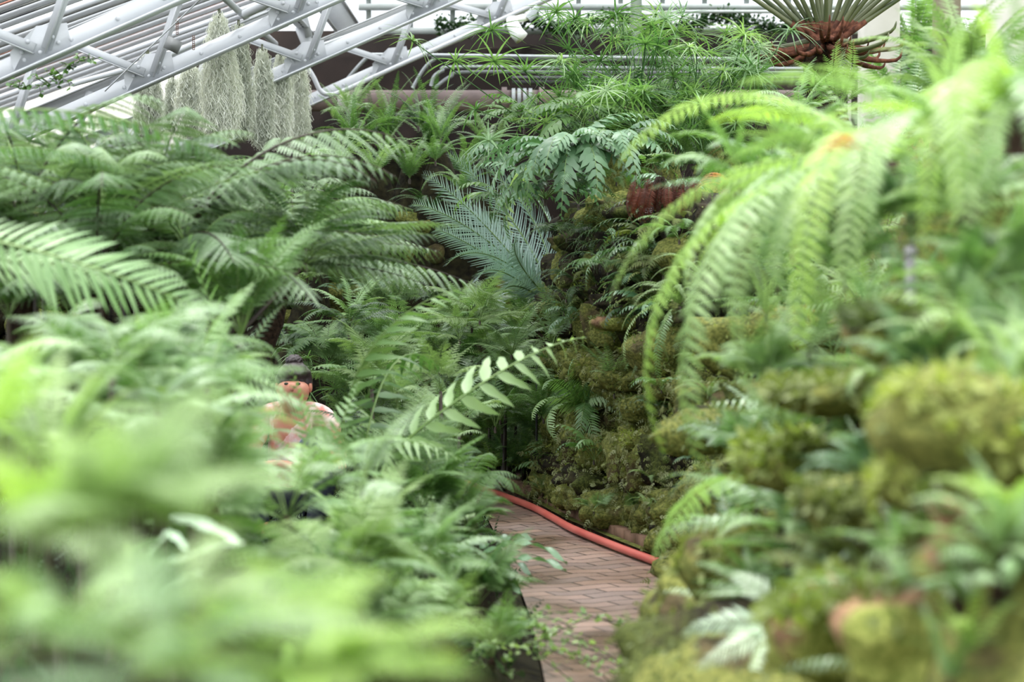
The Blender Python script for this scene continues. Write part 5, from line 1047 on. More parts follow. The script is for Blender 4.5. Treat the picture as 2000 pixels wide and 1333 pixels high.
strap(e_, W(600, 1400, 4.6), W(640, 1195, 4.4), .032, 'lime_leaf', .0, .004, o=o, nrm=(.2, -1, .3), prof=lambda s: (math.sin(PI*min(1, s*.8+.12)))**.9)
strap(e_, W(590, 1400, 4.7), W(560, 1260, 4.6), .022, 'pale_leaf', .0, .004, o=o, nrm=(-.2, -1, .3), prof=lambda s: (math.sin(PI*min(1, s*.8+.12)))**.9)
o = W(300, 1160, 5.2); e_ = empty('strap_leaf_plant', o); tag(e_, 'plant with glossy pale pointed leaves in the lower left bed', 'plant')
for (A, B, w) in (((260, 1130), (330, 1040), .016), ((280, 1130), (350, 1090), .016), ((300, 1150), (365, 1080), .014), ((320, 1040), (365, 1075), .012), ((340, 1100), (480, 1060), .014), ((330, 1010), (470, 1060), .02), ((250, 1140), (250, 1060), .014), ((310, 1160), (400, 1120), .016)):
    strap(e_, W(*A, 5.2), W(*B, 5.1), w, 'silver_leaf', .01, .003, o=o, nrm=(.1, -.6, .8))

# dark stems of the holly fern are part of it; black stakes and plant label
o = W(1048, 765, 14.6); b = Buf(); b.tube([(0, 0, -.3), (0, 0, .25)], .007, 6); q = b.obj('plant_stake', M['black'], loc=o); tag(q, 'thin black upright stake among the ferns in the centre', 'stake')
o = W(1778, 520, 5.6); b = Buf(); b.tube([(0, 0, -.25), (0, 0, .03)], .012, 8); b.tube([(0, 0, .03), (0, 0, .045)], [.016, .012], 8); q = b.obj('sprinkler_post', M['dullpipe'], loc=o); tag(q, 'blurred dark grey post with a cap on the right foreground bank', 'post')
o = W(1268, 412, (face(1268, 412) or 12.7)-.06); e_ = empty('plant_label', o); tag(e_, 'small black plant label with white lettering on the ledge', 'label'); e_.rotation_euler = (-.25, 0, .1)
b = Buf(); b.box((0, 0, 0), (.064, .003, .038)); b.obj('label_plate', M['black'], e_)
for i, (w, zz, hh) in enumerate(((.026, .010, .0045), (.036, .0015, .0025), (.018, -.004, .0025), (.044, -.011, .003))):
    b = Buf(); nn = int(w/.0045)
    for j in range(nn): b.box((-w/2 + (j+.5)*w/nn, -.0022, zz), (w/nn*.66, .001, hh))
    b.obj('lettering', M['text'], e_)
b = Buf(); b.tube([(0, .004, -.015), (0, .02, -.09)], .003, 5); b.obj('label_spike', M['dullpipe'], e_)

# ------------------------------------------------------------------ tree fern with brown crown at top right
o = W(1605, 250, 15.6); top = W(1612, 82, 15.6) - o; e_ = empty('tall_tree_fern', o); tag(e_, 'tall tree fern with thick brown-based stalks and dead leaf ruff at top right', 'tree fern')
b = Buf(); b.tube([(0, 0, -.2), top*.3, top*.6 + Vector((-.02, 0, 0)), top*.85, top], [.10, .10, .11, .14, .10], 14); b.obj('trunk', M['trunk'], e_, smooth=True)
rg = random.Random(3)
M['stalk'] = plain('dark_green_stalk', (64, 78, 46), .5, c2=(96, 100, 70), scale=4)
M['scale'] = plain('red_brown_scales', (62, 38, 30), .8, c2=(112, 72, 56), scale=30)
TIPS = [(1480, -30), (1500, -30), (1540, -40), (1470, -10), (1560, -40), (1580, -40), (1600, -40), (1612, -40), (1628, -40), (1645, -40), (1660, -40), (1672, -40), (1690, -40), (1700, -40), (1730, -30), (1745, -20), (1590, -40), (1520, -40), (1650, -40), (1715, -35), (1545, -45), (1770, -30)]
for i, (tx, ty) in enumerate(TIPS):
    d2 = 15.6 + rg.uniform(-.35, .25)*(1 if i % 2 else -1); B_ = W(1612 + (tx-1612)*2.0 + rg.uniform(-8, 8), ty-75, d2) - o
    A_ = top + Vector(((tx-1612)*.00045, rg.uniform(-.05, .03), .0))
    pts = spline([A_, (A_*.55 + B_*.45) + Vector((0, 0, .02)), B_], 4)
    b = Buf(); b.tube(pts, [.019 - .009*k/(len(pts)-1) for k in range(len(pts))], 8); st_ = b.obj('frond_stalk', M['stalk'], e_, smooth=True)
    b = Buf(); b.tube(pts[:3], [.0235, .0215, .019], 8); b.obj('stalk_base', M['scale'], st_, smooth=True)
    v = (B_-A_).normalized(); az = math.atan2(v.y, v.x); el = math.asin(v.z)
    frond(e_, 'lady', 'arch', 'mid_leaf', az, 1.1, el-math.radians(68), 0, i % 2, B_, 'stem', 'frond_blade')
for i in range(46):
    a = rg.uniform(0, 2*PI); l = rg.uniform(.22, .44); A_ = top + Vector((math.cos(a)*.08, math.sin(a)*.08, rg.uniform(-.06, .03)))
    dr_ = rg.uniform(-.12, .05); B_ = A_ + Vector((math.cos(a)*l, math.sin(a)*l, dr_)); Cc = B_ + Vector((math.cos(a)*.04, math.sin(a)*.04, rg.uniform(.03, .09)))
    pts = spline([A_, (A_+B_)/2 + Vector((0, 0, -.03)), B_, Cc], 3)
    b = Buf(); b.tube(pts, [.022*(1-.85*(k/(len(pts)-1))**1.5)*rg.uniform(.85, 1.1) for k in range(len(pts))], 6); b.obj('dead_leaf_base', M['scale'] if rg.random() < .8 else M['stalk'], e_, smooth=True)

# ------------------------------------------------------------------ hanging grey moss
def hang_moss(label, px, py, py2, d, w_top, w_bot, n, seed):
    rg = np.random.RandomState(seed); o = W(px, py, d); Ht = o.z - W(px, py2, d).z; e_ = empty('hanging_moss', o); tag(e_, label, 'hanging moss', 'clumps of grey hanging moss below the roof girder')
    b = Buf(); V = []; F = []; nn = 0
    for i in range(int(n*1.8)):
        s0 = rg.uniform(0, .95)**.75; ln = rg.uniform(.04, .13)
        a = rg.uniform(0, 2*PI); rad = (w_top + (w_bot-w_top)*min(1, (s0*1.6))**.7)*math.sqrt(rg.uniform(.05, 1))*(1 - .3*max(0, s0-.7)/.3)
        lob = 1 + .22*math.sin(3*a + s0*4 + seed)
        x, y, z = rad*lob*math.cos(a), rad*lob*math.sin(a)*.7, -s0*Ht
        ph = rg.uniform(0, 6); k = 7; wd_ = rg.uniform(.0013, .0024); amp = rg.uniform(.008, .018); tx, ty = rg.uniform(-.7, .7, 2)
        ta = rg.uniform(0, PI); ox, oy = math.cos(ta)*wd_, math.sin(ta)*wd_*.5
        for j in range(k):
            t = j/(k-1); cx = x + tx*t*ln*.6 + amp*math.sin(ph + t*9); cy = y + ty*t*ln*.6 + amp*math.cos(ph*1.7 + t*8); cz = max(z - t*ln + amp*.7*math.sin(ph*2.3+t*11), -Ht*1.03 - .04*math.sin(seed+a*3))
            V.append((cx-ox, cy-oy, cz)); V.append((cx+ox, cy+oy, cz))
            if j: F.append((nn+2*j-2, nn+2*j-1, nn+2*j+1, nn+2*j))
        nn += 2*k
    b.add(V, F); q = b.obj('moss_strands', M['tilland'], e_); 
    b = Buf(); b.tube([(0, 0, .02), (0, .0, -.15), (.01, 0, -Ht*.5), (0, 0, -Ht*.9)], [w_top*.3, w_top*.3, w_bot*.2, w_bot*.12], 8); b.obj('moss_core', M['mosscore'], e_, smooth=True)
M['mosscore'] = plain('matted_grey_moss', (120, 124, 104), .95, c2=(160, 164, 142), scale=60, bump=.9)
for i, (px, py, py2, d, wt, wb_, n, lab) in enumerate([
  (428, 24, 262, 14.6, .03, .15, 3200, 'longest hanging grey moss clump, nearest in the middle of the row'), (466, 45, 256, 15.4, .03, .10, 1900, 'hanging moss clump just right of the longest one'),
  (512, 92, 278, 16.6, .025, .10, 1900, 'hanging moss clump on a rusty hook right of the gap'), (548, 104, 280, 17.2, .03, .10, 1900, 'hanging moss clump behind the third roof chord'),
  (582, 112, 284, 17.6, .05, .11, 2100, 'rightmost hanging moss clump beside the rear ferns'), (372, 128, 256, 15.6, .05, .12, 2200, 'broad hanging moss clump left of the longest one'),
  (338, 150, 250, 16.2, .03, .07, 1100, 'thin hanging moss clump, third from the left'), (288, 104, 272, 16.6, .04, .13, 2000, 'leftmost hanging moss clump behind the second roof chord')]):
    hang_moss(lab, px, py, py2, d, wt, wb_*.76, n, 300+i)

# ------------------------------------------------------------------ roof
ZB = lambda x: 1.5 + 1.97 + .44*x        # lower chord line
ZT = lambda x: ZB(x) + .46 + (x+1.5)*(-.03)
ZG = lambda x: 4.17 + .36*(x+1)
DT = [11.95, 14.45, 17.15, 20.0]
TL = ['nearest white riveted roof truss, cut by the left edge', 'second white roof truss, behind the left moss clumps', 'third white roof truss, right of the moss clumps', 'farthest white roof truss with a conduit bent round its foot']
NODES = [(-1.86, .9), (-1.42, 1), (-1.95, 1), (-1.95, 1)]
def truss(y, label, x0, x1, xoff):
    e_ = empty('roof_truss', (x0, y, ZB(x0))); tag(e_, label, 'truss', 'white steel roof trusses'); O = Vector((x0, y, ZB(x0)))
    P = lambda x, z, dy=0: Vector((x, y+dy, z)) - O
    b = Buf(); b.bar(P(x0, ZB(x0)+.045), P(x1, ZB(x1)+.045), .012, .10); b.bar(P(x0, ZB(x0)), P(x1, ZB(x1)), .11, .012)
    q = b.obj('lower_chord', M['white'], e_)
    rv = Buf(); x = x0+.05
    while x < x1: rv.dome(P(x, ZB(x)+.05, -.006), (0, -1, 0), .013); x += .23
    rv.obj('rivets', M['white'], q, smooth=True)
    b = Buf(); b.bar(P(x0, ZT(x0)), P(x1, ZT(x1)), .012, .08); b.bar(P(x0, ZT(x0)+.04), P(x1, ZT(x1)+.04), .10, .012); b.obj('upper_chord', M['white'], e_)
    x = x0 + xoff; sgn = 1
    while x < x1 + .3:
        # web members meeting at a lower node
        xl, xr = x-.52, x+.20
        for (xa, nm) in ((xl, 'web_member'), (xr, 'web_member')):
            b = Buf(); b.bar(P(x + (.03 if xa > x else -.03), ZB(x)+.07, -.014), P(xa, ZT(xa), -.014), .008, .055, up=(0, -1, 0) if False else (0, 0, 1))
            b.bar(P(x + (.03 if xa > x else -.03), ZB(x)+.045, -.035), P(xa, ZT(xa)-.025, -.035), .04, .007); b.obj(nm, M['white'], e_)
        b = Buf(); gx = [(-.13, .0), (.15, .0), (.13, .12), (-.02, .17), (-.15, .10)]
        V = [tuple(P(x+a, ZB(x+a)+c_+.02, dy)) for dy in (-.012, -.004) for (a, c_) in gx]
        b.add(V, [(0, 1, 2, 3), (0, 3, 4, 0), (0, 5, 6, 1), (1, 6, 7, 2), (2, 7, 8, 3), (3, 8, 9, 4), (4, 9, 5, 0)][0:1] + [(0, 3, 4, 4)][:0] + [(1, 6, 7, 2), (2, 7, 8, 3), (3, 8, 9, 4), (4, 9, 5, 0), (0, 5, 6, 1)])
        V2 = [tuple(P(x+a, ZB(x+a)+c_+.02, -.0121)) for (a, c_) in ((-.13, 0), (-.02, .17), (-.15, .10), (-.145, .05))]
        b.add(V2, [(0, 1, 2, 3)])
        g = b.obj('gusset_plate', M['white'], e_)
        rv = Buf()
        for (a, c_) in ((-.09, .09), (-.06, .13), (.06, .10), (.09, .06), (0, .05)): rv.dome(P(x+a, ZB(x+a)+c_, -.018), (0, -1, 0), .012)
        rv.obj('rivets', M['white'], g, smooth=True)
        x += .86
    return e_
truss(DT[0], TL[0], -3.6, -1.0, .42)
truss(DT[1], TL[1], -4.2, .2, .32)
truss(DT[2], TL[2], -4.2, .5, .16)
truss(DT[3], TL[3], -4.2, 1.1, .62)
# ceiling glass with glazing bars
ce = empty('ceiling', (-1.5, 16, ZG(-1.5))); tag(ce, kind='structure'); OC = Vector((-1.5, 16, ZG(-1.5)))
XA, XB = -6.5, 2.2
b = Buf(); b.add([tuple(Vector((XA, 8.5, ZG(XA)))-OC), tuple(Vector((XB, 8.5, ZG(XB)))-OC), tuple(Vector((XB, 22.2, ZG(XB)))-OC), tuple(Vector((XA, 22.2, ZG(XA)))-OC)], [(0, 1, 2, 3)]); b.obj('glass', M['glass'], ce)
y = 8.6; i = 0; rg = random.Random(12)
while y < 22.1:
    b = Buf(); b.bar(Vector((XA, y, ZG(XA)-.03))-OC, Vector((XB, y, ZG(XB)-.03))-OC, .035, .05, m=0)
    for s_ in (-1, 1):
        if rg.random() < .9: b.bar(Vector((XA, y+s_*.05, ZG(XA)-.012))-OC, Vector((XB, y+s_*.05, ZG(XB)-.012))-OC, .03, .012, m=1 if rg.random() < .8 else 2)
    b.obj('glazing_bar', [M['white'], M['blackbar'], M['copper']], ce); y += .36; i += 1
# lattice girder along the roof with pipe
GX, GZ = -1.72, 3.40
e_ = empty('roof_girder', (GX, 12, GZ)); tag(e_, 'white lattice girder running lengthwise below the roof glass, above the hanging moss', 'girder'); O = Vector((GX, 12, GZ))
b = Buf(); b.bar((0, 0, -.02), (0, 9.9, -.02), .10, .012); b.bar((-.05, 0, .03), (-.05, 9.9, .03), .010, .10); b.obj('channel', M['white'], e_)
b = Buf(); y = 0
while y < 9.8: b.box((.01, y, -.0275), (.012, .09, .003)); y += .16
b.obj('slots', M['black'], e_)
b = Buf(); b.bar((.16, 0, .10), (.16, 9.9, .10), .03, .02); b.bar((.34, 0, .18), (.34, 9.9, .18), .03, .02); b.obj('ladder_rail', M['white'], e_)
b = Buf(); y = 0
while y < 9.8: b.bar((.16, y, .10), (.34, y, .18), .02, .012); y += .085
b.obj('ladder_rungs', M['white'], e_)
for y in DT[1:]:
    b = Buf(); b.bar((-.02, y-12-.04, -.01), (.1, y-12-.04, -.30), .10, .01, up=(0, 1, 0)); b.bar((-.05, y-12-.04, .3), (.05, y-12-.04, -.1), .06, .06); b.obj('bracket', M['white'], e_)
b = Buf(); b.tube([(GX-.20, 11.5, 3.22), (GX-.20, 17.2, 3.22), (GX-.20, 19.7, 3.22)], .024, 10); q = b.obj('hanging_rail', M['white'], smooth=True); tag(q, 'white pipe under the girder from which the grey moss hangs', 'pipe')
# sloping pipes on truss C and D, conduit bent at the foot
def pipe(name, label, pts, rad, mat, cat='pipe', group=None, n=6):
    P = spline(pts, n); o = P[0]; b = Buf(); b.tube([p-o for p in P], rad, 10); q = b.obj(name, M[mat], smooth=True, loc=o); tag(q, label, cat, group); return q
pipe('conduit', 'pale conduit curving round the foot of the farthest truss and up along it', [W(598, 128, 19.7), W(612, 150, 19.7), W(625, 176, 19.7), W(640, 184, 19.7), W(665, 180, 19.7), W(760, 137, 19.7), W(1060, 2, 19.7), W(1130, -30, 19.7)], .019, 'white')
pipe('conduit', 'white pipe rising beside the girder at the top left of centre', [W(478, 28, 15.2), W(560, -12, 15.0), W(640, -50, 15)], .028, 'white')
pipe('conduit', 'thin white pipe behind the third roof truss', [W(585, 103, 18.0), W(700, 62, 18.2), W(850, 0, 18.2)], .014, 'white')
pipe('conduit', 'pale pipe low between the first two roof trusses', [W(140, 165, 15.2), W(300, 118, 15.6), W(420, 66, 16)], .018, 'white')
pipe('tie_rod', 'thin tie rod crossing the panes at upper left', [W(395, -5, 13.9), W(285, 100, 14.1), W(205, 178, 14.3)], .004, 'white', 'rod', n=3)
# grey junction box and perforated straps
o = W(338, 88, 14.2); b = Buf(); b.box((0, 0, 0), (.085, .05, .075), np.array(Matrix.Rotation(.45, 3, 'Y'))); q = b.obj('junction_box', M['greybox'], loc=o); tag(q, 'small grey junction box between the first roof trusses', 'box')
b = Buf(); b.box((0, -.027, 0), (.07, .006, .06), np.array(Matrix.Rotation(.45, 3, 'Y'))); b.obj('box_cover', M['greybox'], q)
for (px, py, lab) in ((346, 55, 'rusty perforated strap above the grey junction box'), (378, 85, 'rusty perforated strap right of the grey junction box')):
    o = W(px, py, 14.3); b = Buf()
    for j in range(7): b.box((-.006, 0, -.03+j*.012), (.003, .003, .012)); b.box((.006, 0, -.03+j*.012), (.003, .003, .012)); b.box((0, 0, -.036+j*.012), (.012, .003, .004))
    q = b.obj('perforated_strap', M['rust'], loc=o); tag(q, lab, 'strap', 'perforated metal straps')
# creeping vine at the foot of the first truss
o = W(150, 120, 11.7); e_ = empty('climbing_vine', o); tag(e_, 'dark leafy vine climbing the lower end of the nearest truss', 'vine'); rg = random.Random(31)
for k in range(9):
    p = W(30+k*15, 172-k*8+rg.uniform(-10, 12), 11.75); pts = [p-o]
    for j in range(6): p = p + Vector((rg.uniform(-.02, .04), rg.uniform(-.01, .01), rg.uniform(-.035, .02))); pts.append(p-o)
    b = Buf(); b.tube(pts, .002, 4, 1, cap=False); X = []
    for q in pts:
        for j in range(3):
            d_ = np.array([rg.uniform(-1, 1), rg.uniform(-1, 1), rg.uniform(-1, .5)]); d_ /= np.linalg.norm(d_); y_ = np.cross(d_, [0, 0, 1]); y_ /= np.linalg.norm(y_)+1e-6; l = rg.uniform(.015, .04)
            X.append([d_*l, y_*l, np.cross(d_, y_)*l, np.array(q)])
    b.inst(lv, X, 0); b.obj('runner', [M['mid_leaf'], M['dark_stem']], e_)

# ------------------------------------------------------------------ far end of the house
def vbox(name, px0, px1, py0, py1, d, th, mat, kind=None, label=None, cat=None, parent=None):
    A = W(px0, py1, d); B = W(px1, py0, d); b = Buf(); c = (A+B)/2
    b.box((0, th/2, 0), (abs(B.x-A.x), th, abs(B.z-A.z))); o = b.obj(name, M[mat], parent, loc=Vector((c.x, d, c.z))); tag(o, label, cat, kind=kind); return o
wbk = vbox('wall_back', 380, 2300, 60, 810, 22.6, .2, 'darkwall', 'structure')
vbox('wall_rear_left', -700, 380, 150, 810, 22.7, .1, 'concrete', 'structure')
for nm, (y0, y1), mat in (('trim_1', (54, 66), 'beam'), ('trim_2', (7, 19), 'beam'), ('trim_3', (-30, -12), 'beam')):
    vbox(nm, 700, 2100, y0, y1, 22.2, .08, mat, 'structure')
e_ = empty('window_1', W(1400, 30, 22.35)); tag(e_, kind='structure'); O = e_.location.copy()
b = Buf(); A = W(700, 60, 22.35)-O; B = W(2200, -160, 22.35)-O; b.box((A+B)/2, (B.x-A.x, .01, B.z-A.z)); b.obj('glass', M['glass'], e_)
for px in range(720, 2200, 82):
    A = W(px, 60, 22.3)-O; B = W(px, -160, 22.3)-O; b = Buf(); b.bar(A, B, .045, .05, up=(0, 1, 0)); b.obj('mullion', M['beam'], e_)
pipe('conduit', 'pale pipe running under the top window band', [W(1200, 24, 22.0), W(1300, 30, 22.0), W(1330, 23, 22.0), W(1700, 24, 22.0)], .016, 'beam')
c1 = vbox('support_column', 1232, 1254, -60, 330, 21.6, .1, 'column', None, 'grey-green steel column rising behind the umbrella sedge', 'column')
# ivy on the ledge
rg = np.random.RandomState(5); X = []
for i in range(5200):
    px = rg.uniform(850, 1560); py = 44 + 10*math.sin(px*.03) + rg.normal()*8; p = W(px, py, 22.05 + rg.uniform(-.05, .1)); d_ = rg.normal(size=3); d_ /= np.linalg.norm(d_); y_ = np.cross(d_, [0, 0, 1.]); y_ /= np.linalg.norm(y_)+1e-6; l = rg.uniform(.025, .05)
    X.append([d_*l, y_*l, np.cross(d_, y_)*l, np.array(p)])
b = Buf(); b.inst(lv, X, 0); q = b.obj('ivy', M['dark_leaf']); tag(q, 'dark ivy growing along the ledge under the top window band', 'ivy', kind='stuff')
# big brown pipe with coupling
A = W(560, 197, 20.9); B = W(1560, 197, 20.9); e_ = empty('heating_pipe', A); tag(e_, 'thick brown pipe running along the back wall behind the ferns', 'pipe')
b = Buf(); b.tube([(0, 0, 0), (B.x-A.x, 0, 0)], .092, 20); b.obj('pipe_body', M['brownpipe'], e_, smooth=True)
for i, px in enumerate((985, 1003, 1014, 1025, 1036, 1058)):
    x_ = W(px, 197, 20.9).x - A.x; w_ = .03 if 0 < i < 5 else .045
    b = Buf(); b.tube([(x_-w_/2, 0, 0), (x_+w_/2, 0, 0)], .108 if 0 < i < 5 else .118, 20); b.obj('coupling_ring', M['conduit'] if 0 < i < 5 else M['brownpipe'], e_, smooth=True)
b = Buf(); x_ = W(672, 197, 20.9).x-A.x; b.tube([(x_-.05, 0, 0), (x_+.05, 0, 0)], .10, 16); b.obj('torn_wrap', M['concrete'], e_, smooth=True)
CL = 'conduits along the back wall'
for i, (pts, rad, mat, lab) in enumerate([
  ([(668, 168), (700, 130), (722, 110), (745, 107), (1000, 110), (1300, 114), (1700, 117)], .017, 'conduit', 'highest grey conduit with the longest bend at its left end'),
  ([(806, 172), (828, 135), (848, 117), (870, 112), (1100, 115), (1700, 121)], .016, 'conduit', 'second grey conduit, bent down behind the rear ferns'),
  ([(842, 168), (848, 150), (865, 138), (895, 131), (1200, 133), (1700, 135)], .017, 'conduit', 'third grey conduit below the paired upper ones'),
  ([(850, 172), (880, 150), (920, 141), (1200, 142), (1700, 143)], .017, 'conduit', 'fourth grey conduit down, just above the dark pipes'),
  ([(1000, 152), (1200, 152), (1700, 152)], .018, 'dullpipe', 'upper dark pipe under the conduits at right'),
  ([(1000, 161), (1200, 161), (1700, 161)], .018, 'dullpipe', 'lower dark pipe under the conduits at right')]):
    pipe('wall_conduit', lab, [W(a, c_, 21.6 + .06*(i % 2)) for a, c_ in pts], rad, mat, 'conduit', CL)
# floodlight
o = W(1010, 50, 18.6); e_ = empty('floodlight', o); tag(e_, 'white floodlight hanging from a bracket under the farthest truss', 'lamp')
b = Buf(); b.tube([(-.04, 0, .075), (-.04, 0, .055), (-.03, -.01, .0), (.0, -.02, -.06), (.035, -.03, -.10)], [.03, .044, .05, .055, .058], 16); b.obj('lamp_housing', M['plastic'], e_, smooth=True)
b = Buf(); b.tube([(-.035, 0, .04), (.04, 0, .055), (.085, 0, .07)], [.028, .03, .028], 12); b.obj('lamp_arm', M['plastic'], e_, smooth=True)
b = Buf(); b.tube([(.08, 0, .055), (.13, 0, .105)], [.035, .04], 12); b.tube([(.115, 0, .09), (.16, 0, .15)], [.03, .02], 8); b.obj('mount_bracket', M['conduit'], e_, smooth=True)
# pillars at right
for (a, c_, d, mat, lab) in ((1683, 1759, 20.2, 'concrete', 'pale concrete pillar right behind the brown tree fern crown'), (1655, 1664, 20.6, 'concrete', 'thin white post left of the pale pillar'),
     (1826, 1878, 19.6, 'brownconc', 'brownish grey pillar second from the right'), (1938, 2030, 18.6, 'concrete', 'pale pillar at the top right corner')):
    A = W(a, 520, d); B = W(c_, -80, d); w = B.x-A.x; e_ = empty('pillar', Vector(((A.x+B.x)/2, d, 1.2))); tag(e_, lab, 'pillar', 'pillars at the right')
    b = Buf(); hh = 3.2; c2 = w*.06; pr = [(-w/2+c2, 0), (w/2-c2, 0), (w/2, c2), (w/2, w-c2), (w/2-c2, w), (-w/2+c2, w), (-w/2, w-c2), (-w/2, c2)]
    V = [(x, y, z) for z in (0, hh) for x, y in pr]; b.add(V, [(i, (i+1) % 8, 8+(i+1) % 8, 8+i) for i in range(8)]); b.obj('shaft', M[mat], e_)
    if w > .1:
        b = Buf(); b.box((0, w/2, .05), (w*1.15, w*1.15, .1)); b.obj('plinth', M[mat], e_)
# greenery seen between the pillars
for i, (px, py, d, n, L_, lab) in enumerate(((1800, 300, 18.6, 12, .9, 'palm-like fern between the two wide pillars'), (1905, 260, 17.6, 12, .8, 'light tree fern between the brown and corner pillars'), (1780, 120, 21, 11, .9, 'fern high behind the pillars'), (1760, 230, 19.4, 12, .8, 'low fern beside the foot of the pale pillar'), (1900, 150, 19.8, 12, .9, 'fern behind the gap right of the brown pillar'))):
    plant('background_fern', lab, 'fern', px, py, d, 'lady', 'mid_leaf', n, L_, ('arch', 'up'), seed=330+i, group='ferns between the pillars')
# ------------------------------------------------------------------ visitor sitting low among the ferns
def skin_obj(name, verts, edges, radii, mat, parent, root=0, sub=2):
    me = bpy.data.meshes.new(name); me.from_pydata([tuple(v) for v in verts], edges, []); me.materials.append(mat)
    o = link(name, me, parent); sk = o.modifiers.new('skin', 'SKIN'); sk.use_smooth_shade = True
    me.skin_vertices[0].data[root].use_root = True if len(me.skin_vertices) else False
    for i, r_ in enumerate(radii): me.skin_vertices[0].data[i].radius = (r_, r_) if np.isscalar(r_) else r_
    ss = o.modifiers.new('sub', 'SUBSURF'); ss.levels = sub; ss.render_levels = sub
    return o
po = Vector((W(572, 755, 13.0).x, 13.0, 0.0)); pe = empty('person', po)
tag(pe, 'person with dark pinned-up hair and pink printed blouse sitting bent forward among the ferns', 'person')
hz = W(572, 757, 13.0).z
J = {'pel': (-.02, .10, .17), 'wai': (-.02, .08, .30), 'che': (-.01, .03, .51), 'nkb': (.0, -.02, .655), 'nck': (.005, -.055, hz-.115), 'hd': (.01, -.085, hz-.035), 'hd2': (.01, -.07, hz+.05),
     'lsh': (-.17, .0, .63), 'lel': (-.23, -.14, .36), 'lwr': (-.04, -.26, .40), 'rsh': (.17, .0, .635), 'rel': (.27, -.12, .44), 'rwr': (.23, -.30, .50-.02),
     'lhp': (-.12, .06, .14), 'lkn': (-.24, -.32, .32), 'lan': (-.12, -.36, .07), 'lto': (-.12, -.50, .04), 'rhp': (.10, .06, .14), 'rkn': (.20, -.32, .34), 'ran': (.14, -.38, .07), 'rto': (.15, -.52, .04)}
RAD = {'pel': .14, 'wai': .12, 'che': .135, 'nkb': .08, 'nck': .055, 'hd': .098, 'hd2': .098, 'lsh': .06, 'lel': .042, 'lwr': .026, 'rsh': .06, 'rel': .042, 'rwr': .026,
       'lhp': .09, 'lkn': .06, 'lan': .038, 'lto': .03, 'rhp': .09, 'rkn': .06, 'ran': .038, 'rto': .03}
ED = [('pel', 'wai'), ('wai', 'che'), ('che', 'nkb'), ('nkb', 'nck'), ('nck', 'hd'), ('hd', 'hd2'), ('nkb', 'lsh'), ('lsh', 'lel'), ('lel', 'lwr'), ('nkb', 'rsh'), ('rsh', 'rel'), ('rel', 'rwr'),
      ('pel', 'lhp'), ('lhp', 'lkn'), ('lkn', 'lan'), ('lan', 'lto'), ('pel', 'rhp'), ('rhp', 'rkn'), ('rkn', 'ran'), ('ran', 'rto')]
def hand(sd, wr_, dirn):
    w_ = Vector(J[wr_]); d_ = Vector(dirn).normalized(); s_ = d_.cross(Vector((0, 0, 1))).normalized(); J[sd+'pm'] = tuple(w_ + d_*.05); RAD[sd+'pm'] = .026; ED.append((wr_, sd+'pm'))
    for i, (off, ln) in enumerate(((-.027, .06), (-.009, .07), (.009, .067), (.027, .052))):
        a = w_ + d_*.085 + s_*off; b_ = a + d_*ln*.55 + Vector((0, 0, -.006)); c_ = b_ + d_*ln*.4 + Vector((0, 0, -.018))
        for nm, p_, r_ in (('a', a, .0095), ('b', b_, .0085), ('c', c_, .007)): J[sd+'f%d' % i+nm] = tuple(p_); RAD[sd+'f%d' % i+nm] = r_
        ED.extend([(sd+'pm', sd+'f%da' % i), (sd+'f%da' % i, sd+'f%db' % i), (sd+'f%db' % i, sd+'f%dc' % i)])
    t_ = w_ + d_*.04 - s_*.045; t2 = t_ + d_*.04 - s_*.01; J[sd+'ta'] = tuple(t_); J[sd+'tb'] = tuple(t2); RAD[sd+'ta'] = .011; RAD[sd+'tb'] = .009; ED.extend([(sd+'pm', sd+'ta'), (sd+'ta', sd+'tb')])
hand('l', 'lwr', (.8, -.5, -.1)); hand('r', 'rwr', (.3, -.6, -.35))
K = list(J); body = skin_obj('body', [J[k_] for k_ in K], [(K.index(a), K.index(c_)) for a, c_ in ED], [RAD[k_] for k_ in K], M['skin'], pe)
def garment(name, keys, grow, mat):
    ed = [(a, c_) for a, c_ in ED if a in keys and c_ in keys]; return skin_obj(name, [J[k_] for k_ in keys], [(keys.index(a), keys.index(c_)) for a, c_ in ed], [RAD[k_]+grow for k_ in keys], mat, pe)
J['lsl'] = tuple(Vector(J['lsh'])*.45 + Vector(J['lel'])*.55); J['rsl'] = tuple(Vector(J['rsh'])*.45 + Vector(J['rel'])*.55); RAD['lsl'] = RAD['rsl'] = .05; ED += [('lsh', 'lsl'), ('rsh', 'rsl')]
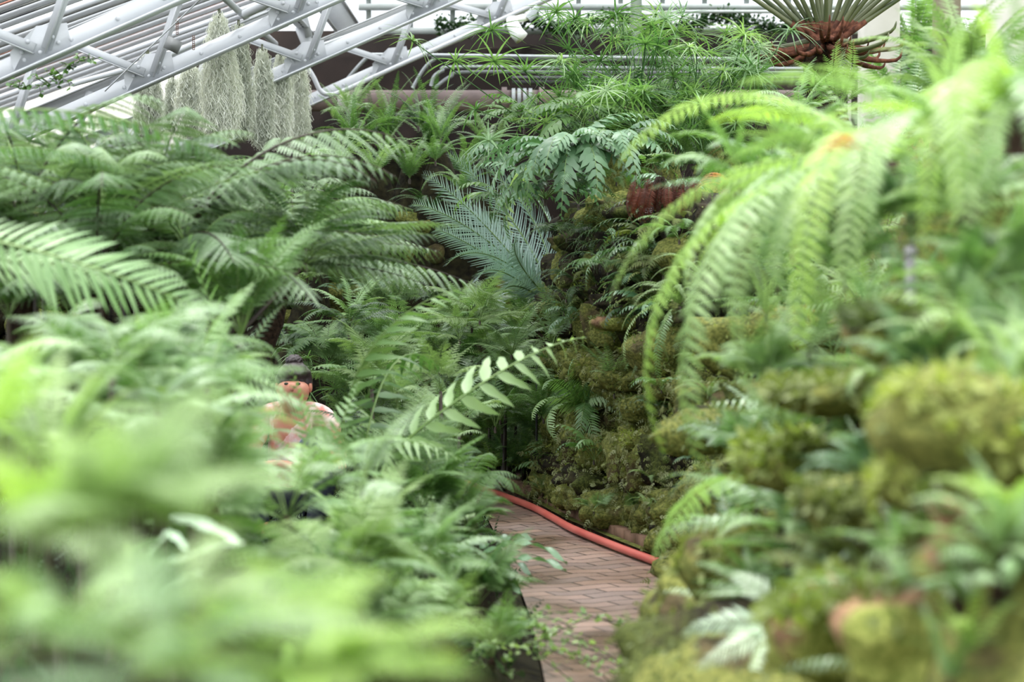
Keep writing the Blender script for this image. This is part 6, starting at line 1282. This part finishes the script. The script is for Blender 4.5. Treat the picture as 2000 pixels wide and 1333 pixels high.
garment('blouse', ['pel', 'wai', 'che', 'nkb', 'lsh', 'lsl', 'rsh', 'rsl'], .012, M['blouse'])
garment('trousers', ['pel', 'lhp', 'lkn', 'lan', 'rhp', 'rkn', 'ran'], .012, M['denim'])
# hair: cap and bun; face
def blob(name, c, rx, ry, rz, mat, parent, seed=0, amp=.0, cut=None):
    bm = bmesh.new(); bmesh.ops.create_icosphere(bm, subdivisions=4, radius=1)
    for v in bm.verts:
        q = v.co.copy(); k_ = 1 + amp*noise.noise(q*5 + Vector((seed, 0, 0)))
        if cut and cut(q): k_ *= .80
        v.co = Vector((q.x*rx*k_, q.y*ry*k_, q.z*rz*k_)) + Vector(c)
    me = bpy.data.meshes.new(name); bm.to_mesh(me); bm.free(); me.materials.append(mat); me.polygons.foreach_set('use_smooth', np.ones(len(me.polygons), dtype=bool)); return link(name, me, parent)
hc_ = Vector((.01, -.06, hz+.015))
h_ = blob('hair', hc_ + Vector((0, .018, .018)), .098, .105, .112, M['hair'], pe, 1, .08, cut=lambda q: q.y < -.35 and q.z < .35)
blob('hair_bun', hc_ + Vector((.0, .03, .125)), .045, .045, .038, M['hair'], h_, 2, .2)
blob('nose', hc_ + Vector((.0, -.098, -.012)), .012, .018, .018, M['skin'], pe)
for sx_ in (-1, 1):
    blob('eye', hc_ + Vector((sx_*.032, -.085, .012)), .012, .008, .007, M['black'], pe)
    blob('ear', hc_ + Vector((sx_*.088, .0, -.01)), .012, .02, .03, M['skin'], pe)
blob('mouth', hc_ + Vector((0, -.088, -.048)), .022, .008, .006, M['blouse'], pe)
b = Buf(); b.box((0, 0, 0), (.13, .17, .004), np.array(Euler((-.5, .2, .3)).to_matrix())); q = b.obj('leaflet', M['paper'], loc=po + Vector((.12, -.36, .50))); tag(q, 'small white and blue leaflet held in the visitor\'s hands', 'leaflet')
# rock the visitor sits on
me = rock_mesh(.24, .2, .07, 77, .03); me.materials.append(M['rock2']); o = link('seat_rock', me, None, po + Vector((0, .12, .02))); tag(o, 'low mossy rock on which the visitor sits', 'rock')
